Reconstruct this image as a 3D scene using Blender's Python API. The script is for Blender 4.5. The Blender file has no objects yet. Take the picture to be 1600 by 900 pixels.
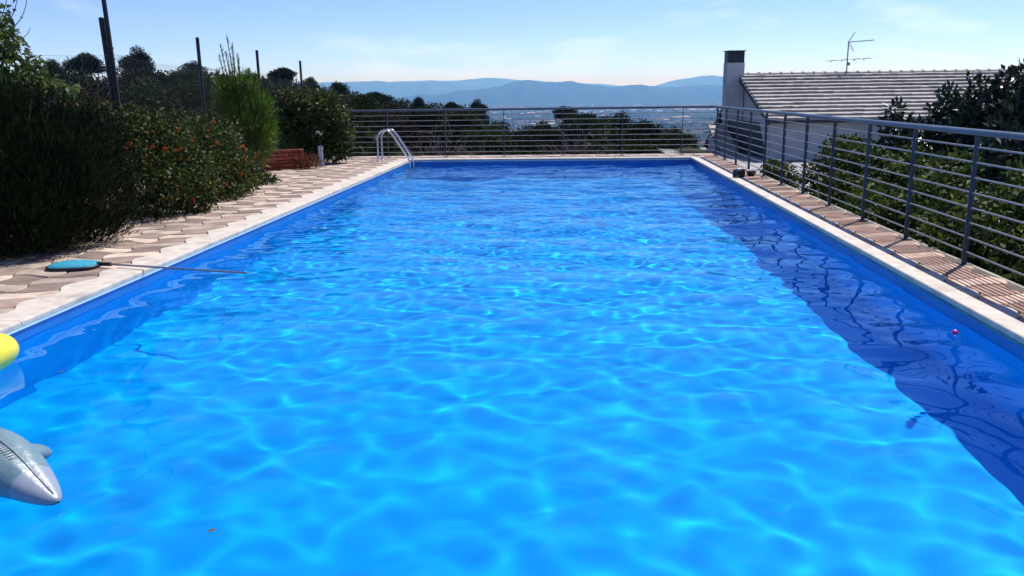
import bpy, math, random
import numpy as np
from mathutils import Matrix, Vector

sc = bpy.context.scene
C = sc.collection
R = math.radians
PI = math.pi

# ---------------------------------------------------------------- camera
cam = bpy.data.cameras.new('camera')
cam_o = bpy.data.objects.new('camera', cam)
C.objects.link(cam_o)
cam.sensor_width = 36
cam.lens = 29.25
cam.clip_start = .05
cam.clip_end = 80000
cr = Vector((0.9973, 0.0694, -0.0140)); cu = Vector((-0.0031, 0.2282, 0.9736)); cf = Vector((-0.0707, 0.9711, -0.2278))
cam_o.matrix_world = Matrix(((cr.x, cu.x, -cf.x, 0), (cr.y, cu.y, -cf.y, 0), (cr.z, cu.z, -cf.z, 1.39), (0, 0, 0, 1)))
sc.camera = cam_o

# ---------------------------------------------------------------- sky and sun
SUN_EL = R(57.5)
SUN = Vector((.61 * math.cos(SUN_EL), .79 * math.cos(SUN_EL), math.sin(SUN_EL))).normalized()
world = bpy.data.worlds.new('World')
sc.world = world
world.use_nodes = True
wn = world.node_tree
sky = wn.nodes.new('ShaderNodeTexSky')
sky.sky_type = 'NISHITA'
sky.sun_disc = False
sky.sun_elevation = SUN_EL
sky.sun_rotation = math.atan2(SUN.x, SUN.y)
sky.altitude = 300
sky.air_density = 0.45
sky.dust_density = 0.1
sky.ozone_density = 7.5
bg = wn.nodes['Background']
bg.inputs['Strength'].default_value = .15
# thin high cloud
tc = wn.nodes.new('ShaderNodeTexCoord')
mp = wn.nodes.new('ShaderNodeMapping'); mp.inputs['Scale'].default_value = (4, 4, 13)
nz = wn.nodes.new('ShaderNodeTexNoise'); nz.inputs['Scale'].default_value = 1.6; nz.inputs['Detail'].default_value = 7; nz.inputs['Roughness'].default_value = .6
rp = wn.nodes.new('ShaderNodeValToRGB')
rp.color_ramp.elements[0].position = .54; rp.color_ramp.elements[0].color = (0, 0, 0, 1)
rp.color_ramp.elements[1].position = .80; rp.color_ramp.elements[1].color = (.30, .30, .30, 1)
mixc = wn.nodes.new('ShaderNodeMix'); mixc.data_type = 'RGBA'
mixc.inputs[7].default_value = (7.5, 8.0, 8.6, 1)
wn.links.new(tc.outputs['Generated'], mp.inputs[0]); wn.links.new(mp.outputs[0], nz.inputs[0])
wn.links.new(nz.outputs[0], rp.inputs[0]); wn.links.new(rp.outputs[0], mixc.inputs[0])
wb = wn.nodes.new('ShaderNodeMix'); wb.data_type = 'RGBA'; wb.blend_type = 'MULTIPLY'; wb.inputs[0].default_value = 1
wb.inputs[7].default_value = (1.06, .95, 1.09, 1)      # camera white balance, even over the whole sky
wn.links.new(sky.outputs[0], wb.inputs[6]); wn.links.new(wb.outputs[2], mixc.inputs[6]); wn.links.new(mixc.outputs[2], bg.inputs[0])

sun_l = bpy.data.lights.new('sun', 'SUN')
sun_o = bpy.data.objects.new('sun', sun_l)
C.objects.link(sun_o)
sun_l.energy = 4.4
sun_l.angle = R(.5)
sun_l.color = (1, .965, .925)
sun_o.rotation_euler = SUN.to_track_quat('Z', 'Y').to_euler()
sun_l.cycles.is_caustics_light = True

sc.view_settings.view_transform = 'Standard'
sc.view_settings.look = 'None'
sc.view_settings.gamma = 1
sc.view_settings.exposure = 0.5
sc.cycles.use_denoising = True
sc.cycles.sample_clamp_indirect = 4
sc.cycles.max_bounces = 10

# ---------------------------------------------------------------- helpers
def tag(o, label=None, cat=None, group=None, kind=None):
    if label: o['label'] = label
    if cat: o['category'] = cat
    if group: o['group'] = group
    if kind: o['kind'] = kind
    return o

def empty(name, loc=(0, 0, 0), rz=0, label=None, cat=None, group=None):
    o = bpy.data.objects.new(name, None)
    C.objects.link(o)
    o.location = loc
    o.rotation_euler = (0, 0, rz)
    o.empty_display_size = .1
    return tag(o, label, cat, group)

def link(name, me, parent=None):
    o = bpy.data.objects.new(name, me)
    C.objects.link(o)
    if parent: o.parent = parent
    return o

def make_mesh(name, v, f, m, smooth=False):
    me = bpy.data.meshes.new(name)
    v = np.asarray(v, dtype=np.float32).reshape(-1, 3)
    if isinstance(f, np.ndarray):
        n, k = f.shape
        me.vertices.add(len(v)); me.vertices.foreach_set('co', v.ravel())
        me.loops.add(n * k); me.loops.foreach_set('vertex_index', f.astype(np.int32).ravel())
        me.polygons.add(n)
        me.polygons.foreach_set('loop_start', np.arange(0, n * k, k, dtype=np.int32))
        me.polygons.foreach_set('loop_total', np.full(n, k, dtype=np.int32))
        me.update(calc_edges=True)
        me.validate()
    else:
        me.from_pydata([tuple(map(float, q)) for q in v], [], f)
        me.update()
    if m: me.materials.append(m)
    if smooth: me.polygons.foreach_set('use_smooth', np.ones(len(me.polygons), dtype=bool))
    return me

class MB:
    """collects shapes, then links them as one mesh object"""
    def __init__(s): s.v = []; s.f = []; s.sm = []
    def add(s, v, f, smooth=False):
        n = len(s.v); s.v += [tuple(q) for q in v]; s.f += [tuple(i + n for i in q) for q in f]; s.sm += [smooth] * len(f); return s
    def box(s, a, b, M=None):
        (x0, y0, z0), (x1, y1, z1) = a, b
        v = [Vector(q) for q in ((x0, y0, z0), (x1, y0, z0), (x1, y1, z0), (x0, y1, z0), (x0, y0, z1), (x1, y0, z1), (x1, y1, z1), (x0, y1, z1))]
        if M is not None: v = [M @ q for q in v]
        return s.add(v, [(0, 3, 2, 1), (4, 5, 6, 7), (0, 1, 5, 4), (1, 2, 6, 5), (2, 3, 7, 6), (3, 0, 4, 7)])
    def cbox(s, a, b, c=.004, M=None):
        """box with chamfered edges"""
        (x0, y0, z0), (x1, y1, z1) = a, b
        pts = []
        for X, sx in ((x0, 1), (x1, -1)):
            for Y, sy in ((y0, 1), (y1, -1)):
                for Z, sz in ((z0, 1), (z1, -1)):
                    pts += [(X, Y + sy * c, Z + sz * c), (X + sx * c, Y, Z + sz * c), (X + sx * c, Y + sy * c, Z)]
        import bmesh
        bm = bmesh.new()
        for p in pts: bm.verts.new(p)
        bmesh.ops.convex_hull(bm, input=bm.verts)
        bmesh.ops.dissolve_limit(bm, angle_limit=.01, verts=bm.verts, edges=bm.edges)
        bm.verts.index_update()
        v = [q.co.copy() for q in bm.verts]
        if M is not None: v = [M @ q for q in v]
        f = [[q.index for q in fc.verts] for fc in bm.faces]
        bm.free()
        return s.add(v, f)
    def tube(s, pts, rad, n=8, cap=True, smooth=True, flat=1.0):
        """tube through points; rad a number or list; flat squeezes the section's vertical"""
        pts = [Vector(p) for p in pts]
        if not hasattr(rad, '__len__'): rad = [rad] * len(pts)
        v = []; f = []
        up = None
        for i, p in enumerate(pts):
            d = (pts[min(i + 1, len(pts) - 1)] - pts[max(i - 1, 0)]).normalized()
            if up is None:
                a = Vector((0, 0, 1)) if abs(d.z) < .9 else Vector((1, 0, 0))
                side = d.cross(a).normalized()
            else:
                side = (side - d * side.dot(d)).normalized()
            up = side.cross(d).normalized()
            for k in range(n):
                t = 2 * PI * (k + .5) / n
                v.append(p + side * (rad[i] * math.cos(t)) + up * (rad[i] * flat * math.sin(t)))
        for i in range(len(pts) - 1):
            for k in range(n):
                a = i * n + k; b = i * n + (k + 1) % n
                f.append((a, b, b + n, a + n))
        s.add(v, f, smooth)
        if cap:
            m = len(pts) - 1
            s.add([v[k] for k in range(n)], [tuple(range(n - 1, -1, -1))])
            s.add([v[m * n + k] for k in range(n)], [tuple(range(n))])
        return s
    def lathe(s, prof, n=16, M=None, smooth=True):
        v = []; f = []
        for r, z in prof:
            for k in range(n):
                t = 2 * PI * k / n
                q = Vector((r * math.cos(t), r * math.sin(t), z))
                v.append(M @ q if M is not None else q)
        for i in range(len(prof) - 1):
            for k in range(n):
                a = i * n + k; b = i * n + (k + 1) % n
                f.append((a, b, b + n, a + n))
        return s.add(v, f, smooth)
    def mesh(s, name, m):
        me = bpy.data.meshes.new(name)
        me.from_pydata(s.v, [], s.f)
        me.update()
        me.polygons.foreach_set('use_smooth', np.array(s.sm, dtype=bool))
        if m: me.materials.append(m)
        return me
    def build(s, name, m, parent=None):
        return link(name, s.mesh(name, m), parent)

def sub(*a): return None

# ---------------------------------------------------------------- materials
def new_mat(name):
    m = bpy.data.materials.new(name)
    m.use_nodes = True
    return m, m.node_tree, m.node_tree.nodes['Principled BSDF']

def pm(name, c1, c2=None, scale=8, rough=.7, bump=0, metal=0, detail=5, obj_var=0, spec=.5, lo=.35, hi=.65, coords='Object', bump_scale=None, dirt=None):
    """two-tone noise material with optional relief and per-object brightness"""
    m, nt, b = new_mat(name)
    b.inputs['Roughness'].default_value = rough
    b.inputs['Metallic'].default_value = metal
    b.inputs['Specular IOR Level'].default_value = spec
    if c2 is None:
        c2 = tuple(x * .85 for x in c1)
    t = nt.nodes.new('ShaderNodeTexCoord')
    n = nt.nodes.new('ShaderNodeTexNoise'); n.inputs['Scale'].default_value = scale; n.inputs['Detail'].default_value = detail
    r = nt.nodes.new('ShaderNodeValToRGB')
    r.color_ramp.elements[0].position = lo; r.color_ramp.elements[0].color = (*c1, 1)
    r.color_ramp.elements[1].position = hi; r.color_ramp.elements[1].color = (*c2, 1)
    if coords == 'World':
        src = nt.nodes.new('ShaderNodeNewGeometry').outputs['Position']
    else:
        src = t.outputs[coords]
    nt.links.new(src, n.inputs['Vector']); nt.links.new(n.outputs[0], r.inputs[0])
    col = r.outputs[0]
    if dirt:
        n3 = nt.nodes.new('ShaderNodeTexNoise'); n3.inputs['Scale'].default_value = dirt[0]; n3.inputs['Detail'].default_value = 9; n3.inputs['Roughness'].default_value = .65
        r3 = nt.nodes.new('ShaderNodeMapRange'); r3.inputs[1].default_value = .50; r3.inputs[2].default_value = .72; r3.inputs[3].default_value = 1; r3.inputs[4].default_value = dirt[1]
        v3 = nt.nodes.new('ShaderNodeVectorMath'); v3.operation = 'SCALE'
        nt.links.new(src, n3.inputs['Vector']); nt.links.new(n3.outputs[0], r3.inputs[0]); nt.links.new(col, v3.inputs[0]); nt.links.new(r3.outputs[0], v3.inputs['Scale'])
        col = v3.outputs[0]
    if obj_var:
        oi = nt.nodes.new('ShaderNodeObjectInfo')
        mr = nt.nodes.new('ShaderNodeMapRange'); mr.inputs[3].default_value = 1 - obj_var; mr.inputs[4].default_value = 1 + obj_var
        nt.links.new(oi.outputs['Random'], mr.inputs[0])
        mm = nt.nodes.new('ShaderNodeVectorMath'); mm.operation = 'SCALE'
        nt.links.new(col, mm.inputs[0]); nt.links.new(mr.outputs[0], mm.inputs['Scale'])
        col = mm.outputs[0]
    nt.links.new(col, b.inputs['Base Color'])
    if bump:
        n2 = nt.nodes.new('ShaderNodeTexNoise'); n2.inputs['Scale'].default_value = bump_scale or scale * 6; n2.inputs['Detail'].default_value = 6
        bp = nt.nodes.new('ShaderNodeBump'); bp.inputs['Strength'].default_value = bump; bp.inputs['Distance'].default_value = .01
        nt.links.new(src, n2.inputs['Vector']); nt.links.new(n2.outputs[0], bp.inputs['Height'])
        nt.links.new(bp.outputs[0], b.inputs['Normal'])
    return m

def foliage(name, c1, c2, c3=None, transl=.3, rough=.5, spec=.35, obj_var=.15, clump=3.5):
    """leaf material: colour differs from leaf to leaf, light shines through a little"""
    m, nt, b = new_mat(name)
    g = nt.nodes.new('ShaderNodeNewGeometry')
    r = nt.nodes.new('ShaderNodeValToRGB')
    r.color_ramp.elements[0].color = (*c1, 1); r.color_ramp.elements[0].position = 0
    r.color_ramp.elements[1].color = (*c2, 1); r.color_ramp.elements[1].position = .8 if c3 else 1
    if c3:
        e = r.color_ramp.elements.new(.97); e.color = (*c3, 1)
    nt.links.new(g.outputs['Random Per Island'], r.inputs[0])
    oi = nt.nodes.new('ShaderNodeObjectInfo')
    mr = nt.nodes.new('ShaderNodeMapRange'); mr.inputs[3].default_value = 1 - obj_var; mr.inputs[4].default_value = 1 + obj_var
    nt.links.new(oi.outputs['Random'], mr.inputs[0])
    mm = nt.nodes.new('ShaderNodeVectorMath'); mm.operation = 'SCALE'
    nt.links.new(r.outputs[0], mm.inputs[0]); nt.links.new(mr.outputs[0], mm.inputs['Scale'])
    # whole sprays differ: noise scales the leaf colour paler here, darker there
    cn = nt.nodes.new('ShaderNodeTexNoise'); cn.inputs['Scale'].default_value = clump; cn.inputs['Detail'].default_value = 4
    cm = nt.nodes.new('ShaderNodeMapRange'); cm.inputs[1].default_value = .36; cm.inputs[2].default_value = .66; cm.inputs[3].default_value = .55; cm.inputs[4].default_value = 1.6
    m2 = nt.nodes.new('ShaderNodeVectorMath'); m2.operation = 'SCALE'
    nt.links.new(g.outputs['Position'], cn.inputs['Vector']); nt.links.new(cn.outputs[0], cm.inputs[0])
    nt.links.new(mm.outputs[0], m2.inputs[0]); nt.links.new(cm.outputs[0], m2.inputs['Scale'])
    mm = m2
    nt.links.new(mm.outputs[0], b.inputs['Base Color'])
    b.inputs['Roughness'].default_value = rough
    b.inputs['Specular IOR Level'].default_value = spec
    tr = nt.nodes.new('ShaderNodeBsdfTranslucent')
    nt.links.new(mm.outputs[0], tr.inputs[0])
    mx = nt.nodes.new('ShaderNodeMixShader'); mx.inputs[0].default_value = transl
    out = nt.nodes['Material Output']
    nt.links.new(b.outputs[0], mx.inputs[1]); nt.links.new(tr.outputs[0], mx.inputs[2]); nt.links.new(mx.outputs[0], out.inputs[0])
    return m

M = {}
M['liner'] = pm('pool_liner', (.001, .40, .84), (.001, .355, .775), scale=1.1, rough=.45, detail=3)
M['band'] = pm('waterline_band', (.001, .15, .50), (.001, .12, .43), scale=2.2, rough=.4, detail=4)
M['coping'] = pm('coping_stone', (.60, .535, .465), (.46, .405, .345), scale=9, rough=.8, bump=.25, bump_scale=160, lo=.3, hi=.75, coords='World', dirt=(3.5, .62))
M['coping_edge'] = pm('coping_edge', (.50, .50, .49), (.30, .30, .30), scale=9, rough=.8, bump=.3, coords='World', dirt=(7, .25))
M['bead'] = pm('liner_bead', (.62, .76, .82), (.48, .66, .76), scale=6, rough=.4)
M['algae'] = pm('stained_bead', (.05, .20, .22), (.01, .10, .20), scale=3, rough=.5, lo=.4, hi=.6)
M['cream'] = pm('cream_paver', (.53, .425, .34), (.39, .305, .24), scale=5, rough=.88, bump=.4, obj_var=.24, bump_scale=120, coords='World', dirt=(2.3, .45))
M['mauve'] = pm('mauve_paver', (.31, .22, .18), (.21, .15, .125), scale=5, rough=.88, bump=.4, obj_var=.30, bump_scale=120, coords='World', dirt=(2.3, .45))
M['grout'] = pm('paving_joint', (.13, .10, .085), (.07, .055, .045), scale=12, rough=.95)
M['soil'] = pm('soil', (.22, .12, .07), (.11, .065, .04), scale=3, rough=.95, bump=.6, bump_scale=30)
M['concrete'] = pm('concrete', (.33, .32, .31), (.22, .215, .21), scale=2.5, rough=.85, bump=.2)
M['rail'] = pm('rail_paint', (.085, .115, .15), (.06, .085, .115), scale=5, rough=.36, metal=.2)
M['postp'] = pm('post_paint', (.05, .065, .09), (.036, .048, .068), scale=5, rough=.45)
M['bar'] = pm('bar_steel', (.27, .28, .29), (.20, .205, .215), scale=9, rough=.4, metal=.4)
M['steel'] = pm('stainless', (.72, .72, .72), (.62, .62, .63), scale=20, rough=.16, metal=1)
M['plastic_black'] = pm('black_plastic', (.012, .012, .014), (.02, .02, .022), scale=9, rough=.35)
M['plastic_white'] = pm('white_plastic', (.80, .80, .78), (.70, .70, .68), scale=9, rough=.4)
M['brick'] = pm('brick', (.46, .10, .045), (.30, .06, .03), scale=14, rough=.9, bump=.5, obj_var=.3, bump_scale=90, coords='World')
M['mortar'] = pm('mortar', (.10, .05, .035), (.06, .03, .02), scale=20, rough=.95)
M['bark'] = pm('bark', (.11, .075, .055), (.05, .035, .027), scale=9, rough=.95, bump=.8)
M['twig'] = pm('dry_twig', (.17, .13, .12), (.09, .068, .062), scale=5, rough=.9, obj_var=.25)
M['post'] = pm('fence_post', (.03, .033, .04), (.018, .02, .024), scale=12, rough=.55, metal=.4)
M['wire'] = pm('galvanised_wire', (.045, .05, .055), (.03, .034, .038), scale=12, rough=.6, metal=.2)
M['render'] = pm('house_render', (.54, .52, .54), (.46, .445, .46), scale=1.6, rough=.9, bump=.15, bump_scale=60, dirt=(.9, .75))
M['tile'] = pm('roof_tile', (.40, .37, .345), (.29, .265, .245), scale=3.2, rough=.85, bump=.3, obj_var=.1, lo=.3, hi=.7, detail=8, coords='World', dirt=(1.4, .62))
M['ridge'] = pm('ridge_tile', (.42, .39, .36), (.30, .28, .26), scale=6, rough=.85, bump=.3, obj_var=.15)
M['dark'] = pm('dark_metal_and_shade', (.010, .011, .016), (.007, .008, .011), scale=6, rough=.5)  # metal parts, and the painted shade of the carport sheet
M['fascia'] = pm('dark_fascia', (.05, .045, .05), (.03, .028, .03), scale=6, rough=.6)
M['antenna'] = pm('antenna_alloy', (.25, .26, .28), (.18, .19, .2), scale=9, rough=.4, metal=.6)
M['teal'] = pm('teal_net', (.012, .33, .48), (.006, .24, .38), scale=40, rough=.6, bump=.6, bump_scale=400)
M['yellow'] = pm('yellow_vinyl', (.80, .66, .05), (.74, .58, .03), scale=3, rough=.28)
M['dol_body'] = pm('dolphin_grey_vinyl', (.15, .235, .27), (.095, .165, .205), scale=3.5, rough=.38, bump=.6, bump_scale=14)
M['dol_snout'] = pm('dolphin_pale_vinyl', (.26, .295, .36), (.20, .235, .30), scale=4, rough=.38, bump=.5, bump_scale=16)
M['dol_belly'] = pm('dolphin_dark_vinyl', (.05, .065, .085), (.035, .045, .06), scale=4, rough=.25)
M['pink'] = pm('pink_plastic', (.62, .02, .35), (.5, .01, .28), scale=9, rough=.3)
M['flower'] = pm('lantana_flower', (.30, .065, .008), (.26, .016, .008), scale=30, rough=1, spec=0, obj_var=.3, lo=.45, hi=.55)
M['flower_white'] = pm('white_flower', (.8, .78, .75), (.7, .68, .62), scale=9, rough=.7)

M['juniper'] = foliage('juniper_leaf', (.004, .007, .001), (.016, .026, .004), transl=.15, spec=.15, rough=.7)
M['lantana'] = foliage('lantana_leaf', (.012, .024, .005), (.040, .060, .012), (.11, .115, .024), transl=.3, spec=.15)
M['dryleaf'] = foliage('dry_leaf', (.10, .030, .012), (.20, .075, .025), transl=.25)
M['fig'] = foliage('fig_leaf', (.03, .055, .012), (.11, .15, .04), transl=.35)
M['sapling'] = foliage('young_needle', (.030, .062, .005), (.095, .165, .016), transl=.4)
M['glossy'] = foliage('glossy_leaf', (.016, .030, .007), (.055, .080, .015), (.13, .13, .025), transl=.25, rough=.5, spec=.2)
M['hedge'] = foliage('hedge_leaf', (.022, .042, .010), (.050, .076, .014), (.11, .135, .025), transl=.3, rough=.6, spec=.15)
M['laurel'] = foliage('laurel_leaf', (.008, .018, .010), (.022, .042, .018), transl=.15, rough=.38)
M['pine'] = foliage('pine_needle', (.009, .017, .007), (.034, .048, .018), rough=.9, spec=.08, clump=.8, transl=.15, obj_var=.3)
M['oak'] = foliage('scrub_leaf', (.010, .018, .005), (.034, .050, .014), rough=.9, spec=.08, clump=.8, transl=.15, obj_var=.35)
M['brown'] = foliage('dry_scrub_leaf', (.026, .018, .013), (.062, .044, .032), rough=.9, spec=.08, clump=.8, transl=.15, obj_var=.3)

# water: clear, tinted by depth through its transmission colour; ripples are in the mesh
m = bpy.data.materials.new('pool_water'); m.use_nodes = True; nt = m.node_tree; nt.nodes.clear()
o_ = nt.nodes.new('ShaderNodeOutputMaterial'); mx = nt.nodes.new('ShaderNodeMixShader')
fr = nt.nodes.new('ShaderNodeFresnel'); fr.inputs[0].default_value = 1.33
rf = nt.nodes.new('ShaderNodeBsdfRefraction'); rf.inputs['IOR'].default_value = 1.33; rf.inputs['Roughness'].default_value = 0
rf.inputs[0].default_value = (.40, .97, 1, 1)
gl = nt.nodes.new('ShaderNodeBsdfGlossy'); gl.inputs['Roughness'].default_value = 0; gl.inputs[0].default_value = (.50, .84, 1, 1)
for a, b in ((fr.outputs[0], mx.inputs[0]), (rf.outputs[0], mx.inputs[1]), (gl.outputs[0], mx.inputs[2]), (mx.outputs[0], o_.inputs[0])): nt.links.new(a, b)
M['water'] = m

# valley ground: soil and scrub close by, fields and groves far off
m, nt, b = new_mat('valley_ground')
t = nt.nodes.new('ShaderNodeTexCoord')
vo = nt.nodes.new('ShaderNodeTexVoronoi'); vo.inputs['Scale'].default_value = .0042; vo.inputs['Randomness'].default_value = 1
rr = nt.nodes.new('ShaderNodeValToRGB'); rr.color_ramp.interpolation = 'CONSTANT'
cols = [(.018, .028, .012), (.03, .04, .017), (.085, .065, .047), (.022, .033, .014), (.13, .10, .085), (.042, .048, .022), (.016, .026, .012)]
while len(rr.color_ramp.elements) < len(cols): rr.color_ramp.elements.new(.5)
for i, c in enumerate(cols):
    rr.color_ramp.elements[i].position = i / len(cols); rr.color_ramp.elements[i].color = (*c, 1)
sx = nt.nodes.new('ShaderNodeSeparateColor')
nn = nt.nodes.new('ShaderNodeTexNoise'); nn.inputs['Scale'].default_value = .02; nn.inputs['Detail'].default_value = 8
mm = nt.nodes.new('ShaderNodeMix'); mm.data_type = 'RGBA'; mm.inputs[7].default_value = (.03, .04, .018, 1)
rn = nt.nodes.new('ShaderNodeMapRange'); rn.inputs[1].default_value = .48; rn.inputs[2].default_value = .56
nt.links.new(t.outputs['Object'], vo.inputs['Vector']); nt.links.new(vo.outputs['Color'], sx.inputs[0]); nt.links.new(sx.outputs[0], rr.inputs[0])
nt.links.new(t.outputs['Object'], nn.inputs['Vector']); nt.links.new(nn.outputs[0], rn.inputs[0]); nt.links.new(rn.outputs[0], mm.inputs[0])
nt.links.new(rr.outputs[0], mm.inputs[6]); nt.links.new(mm.outputs[2], b.inputs['Base Color'])
b.inputs['Roughness'].default_value = 1
b.inputs['Specular IOR Level'].default_value = 0
M['ground'] = m
M['hill'] = pm('wooded_hill', (.016, .024, .012), (.034, .036, .02), scale=.004, rough=1, detail=8, spec=0)
M['town'] = pm('town_render', (.60, .56, .52), (.24, .17, .13), scale=.01, rough=1, spec=0)

# ---------------------------------------------------------------- ground, valley, hills
PX0, PX1, PY0, PY1 = -3.55, 2.57, .5, 18.27      # pool opening
WL = -.13                                        # water level

def sstep(t):
    t = min(1, max(0, t)); return t * t * (3 - 2 * t)

def gz(x, y):
    """height of the ground"""
    if x > 3.24:
        dx = max(x - 26, 0); dy = max(y - 36, 0, -10 - y)
        base = -.9
    else:
        dx = max(-7.6 - x, 0); dy = max(y - 19.5, 0, -10 - y)
        base = -.05
    d = math.hypot(dx, dy)
    z = base - 1.2 * sstep(d / 2.5) - 100 * (1 - math.exp(-max(d - 1, 0) / 700))
    return max(z, -101)

def ground():
    near_x = [-7.6, -6.8, -6, -5.2, -4.6, -3.78, -2, 0, 1.4, 2.76, 3.235, 3.245, 4.5, 6, 8, 10, 13, 16, 20, 26]
    xs = sorted(set([-26000, -15000, -9000, -6000, -4000, -2600, -1700, -1100, -700, -450, -300, -200, -140, -95, -65, -45, -32, -23, -17, -13, -10.5, -9, -8.2] + near_x + [28, 33, 40, 52, 70, 95, 140, 200, 300, 450, 700, 1100, 1700, 2600, 4000, 6000, 9000, 15000, 26000]))
    ys = sorted(set([-2500, -800, -300, -120, -60, -30, -18, -12, -10, -6, -3, .28, 3, 6, 9, 12, 15, 18.5, 19.48, 19.52, 20.2, 21, 22, 24, 27, 31, 36, 38, 42, 48, 56, 66, 80, 100, 130, 180, 250, 340, 460, 620, 850, 1150, 1500, 2000, 2700, 3600, 4800, 6500, 9000, 13000, 18000, 24500]))
    rng = random.Random(4)
    v = [(x, y, gz(x, y) + (rng.uniform(-.25, .25) if y > 21 or x < -9 else 0)) for y in ys for x in xs]
    n = len(xs); f = []
    for j in range(len(ys) - 1):
        for i in range(n - 1):
            if xs[i] >= -3.78 and xs[i + 1] <= 2.76 and ys[j] >= .28 and ys[j + 1] <= 18.5: continue
            f.append((j * n + i, j * n + i + 1, (j + 1) * n + i + 1, (j + 1) * n + i))
    o = link('ground', make_mesh('ground', v, f, M['ground']))
    tag(o, kind='structure')
ground()

# soil bed left of the paving, concrete yard right of the terrace
def sheet(name, x0, y0, x1, y1, z, m, amp=0, seed=1, step=.25):
    rng = random.Random(seed)
    nx = max(1, int((x1 - x0) / step)); ny = max(1, int((y1 - y0) / step))
    v = [(x0 + (x1 - x0) * i / nx, y0 + (y1 - y0) * j / ny, z + rng.uniform(0, amp)) for j in range(ny + 1) for i in range(nx + 1)]
    f = [(j * (nx + 1) + i, j * (nx + 1) + i + 1, (j + 1) * (nx + 1) + i + 1, (j + 1) * (nx + 1) + i) for j in range(ny) for i in range(nx)]
    o = link(name, make_mesh(name, v, f, m, True))
    return tag(o, kind='structure')
sheet('soil_bed', -7.5, -3, -5.0, 19.4, -.03, M['soil'], .035, 3)
sheet('concrete_yard', 3.45, 13.5, 25, 35, -.88, M['concrete'], 0, 2, 4)

def range_mesh(name, pts, depth, base, m, seed, rough):
    """a chain of hills: a crest line with spurs running down to both sides"""
    rng = np.random.default_rng(seed)
    P = np.array(pts, float)
    seg = np.concatenate([[0], np.cumsum(np.hypot(np.diff(P[:, 0]), np.diff(P[:, 1])))])
    n = 220
    s = np.linspace(0, seg[-1], n)
    cx = np.interp(s, seg, P[:, 0]); cy = np.interp(s, seg, P[:, 1]); cz = np.interp(s, seg, P[:, 2])
    k = np.ones(5) / 5
    cz = np.convolve(np.pad(cz, 2, 'edge'), k, 'valid')
    for o in range(5):
        L = seg[-1] / (14 * 2 ** o)
        ph = rng.random() * 6.28
        cz = cz + rough / 1.7 ** o * np.sin(s / L * 6.28 + ph + 1.7 * np.sin(s / L * 1.3 + o))
    m_ = 15
    q = np.linspace(-1, 1, m_)
    v = np.zeros((m_, n, 3))
    for j, t in enumerate(q):
        w = (1 - abs(t)) ** 1.15
        spur = .22 * np.sin(s / (seg[-1] / 34) * 6.28 + 5 * t + 2 * np.sin(s / (seg[-1] / 9))) * (1 - abs(2 * abs(t) - 1))
        v[j, :, 0] = cx; v[j, :, 1] = cy + t * depth
        v[j, :, 2] = base + (cz - base) * np.clip(w + spur, 0, 1)
    idx = np.arange(m_ * n).reshape(m_, n)
    f = np.stack([idx[:-1, :-1], idx[:-1, 1:], idx[1:, 1:], idx[1:, :-1]], -1).reshape(-1, 4)
    o = link(name, make_mesh(name, v.reshape(-1, 3), f, m, True))
    return tag(o, kind='structure')
range_mesh('near_hills', [(-5200, 8900, -90), (-4095, 8950, -78), (-3266, 9016, -55), (-2576, 9068, -44), (-1885, 9123, -27), (-1471, 9161, 8), (-1057, 9199, 43), (-712, 9236, 92), (-600, 9250, 128), (-539, 9259, 172), (-470, 9260, 128), (-366, 9263, 100), (-200, 9280, 112), (-56, 9290, 138), (60, 9295, 120), (221, 9301, 79), (428, 9308, 43), (739, 9336, 70), (1084, 9356, 47), (1429, 9385, 63), (1706, 9398, 32), (2465, 9446, 1), (3846, 9535, -51), (5573, 9647, -100)], 1500, -101, M['hill'], 5, 9)
range_mesh('middle_mountains', [(-9500, 13300, 150), (-7179, 13421, 190), (-5107, 13568, 172), (-3450, 13695, 200), (-3139, 13724, 226), (-2828, 13741, 202), (-2414, 13768, 186), (-1792, 13804, 147), (-964, 13847, 75), (73, 13905, 0), (1212, 14001, 56), (1522, 14046, 153), (1885, 14086, 208), (2299, 14124, 243), (2662, 14142, 208), (3697, 14207, 163), (5251, 14301, 81), (8359, 14508, 20)], 2300, -101, M['hill'], 8, 7)
range_mesh('far_mountains', [(-10400, 15040, 240), (-6916, 15216, 264), (-3417, 15457, 241), (-2251, 15544, 248), (-1493, 15604, 276), (-968, 15639, 253), (-502, 15663, 212), (81, 15693, 159), (780, 15736, 127), (1248, 15761, 102), (2413, 15853, 116), (4746, 16032, 152), (7079, 16188, 98), (10577, 16422, 48)], 2000, -101, M['hill'], 11, 8)

# far town in the valley: reads as one mass of pale specks
def town():
    rng = random.Random(9); mb = MB()
    for i in range(420):
        y = 1500 * (7200 / 1500) ** rng.random()
        x = rng.uniform(-.30, .40) * y + rng.gauss(0, 40)
        if rng.random() < .45:
            y = rng.gauss(4700, 500); x = rng.gauss(300, 750)
        w = rng.uniform(8, 26) * (1 + (rng.random() < .10) * 2.2); d = rng.uniform(8, 20); h = rng.uniform(4, 10)
        a = rng.uniform(-.5, .5)
        Mx = Matrix.Translation((x, y, gz(x, y) - .5)) @ Matrix.Rotation(a, 4, 'Z')
        mb.box((-w / 2, -d / 2, 0), (w / 2, d / 2, h), Mx)
        if rng.random() < .6:
            mb.add([Mx @ Vector(q) for q in ((-w / 2, -d / 2, h + .01), (w / 2, -d / 2, h + .01), (w / 2, d / 2, h + .01), (-w / 2, d / 2, h + .01), (-w / 2, 0, h + 2.2), (w / 2, 0, h + 2.2))], [(0, 1, 5, 4), (2, 3, 4, 5), (0, 4, 3), (1, 2, 5)])
    o = mb.build('far_town', M['town'])
    tag(o, 'pale specks of a far town spread across the hazy valley floor', 'town', kind='stuff')
town()

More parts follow.
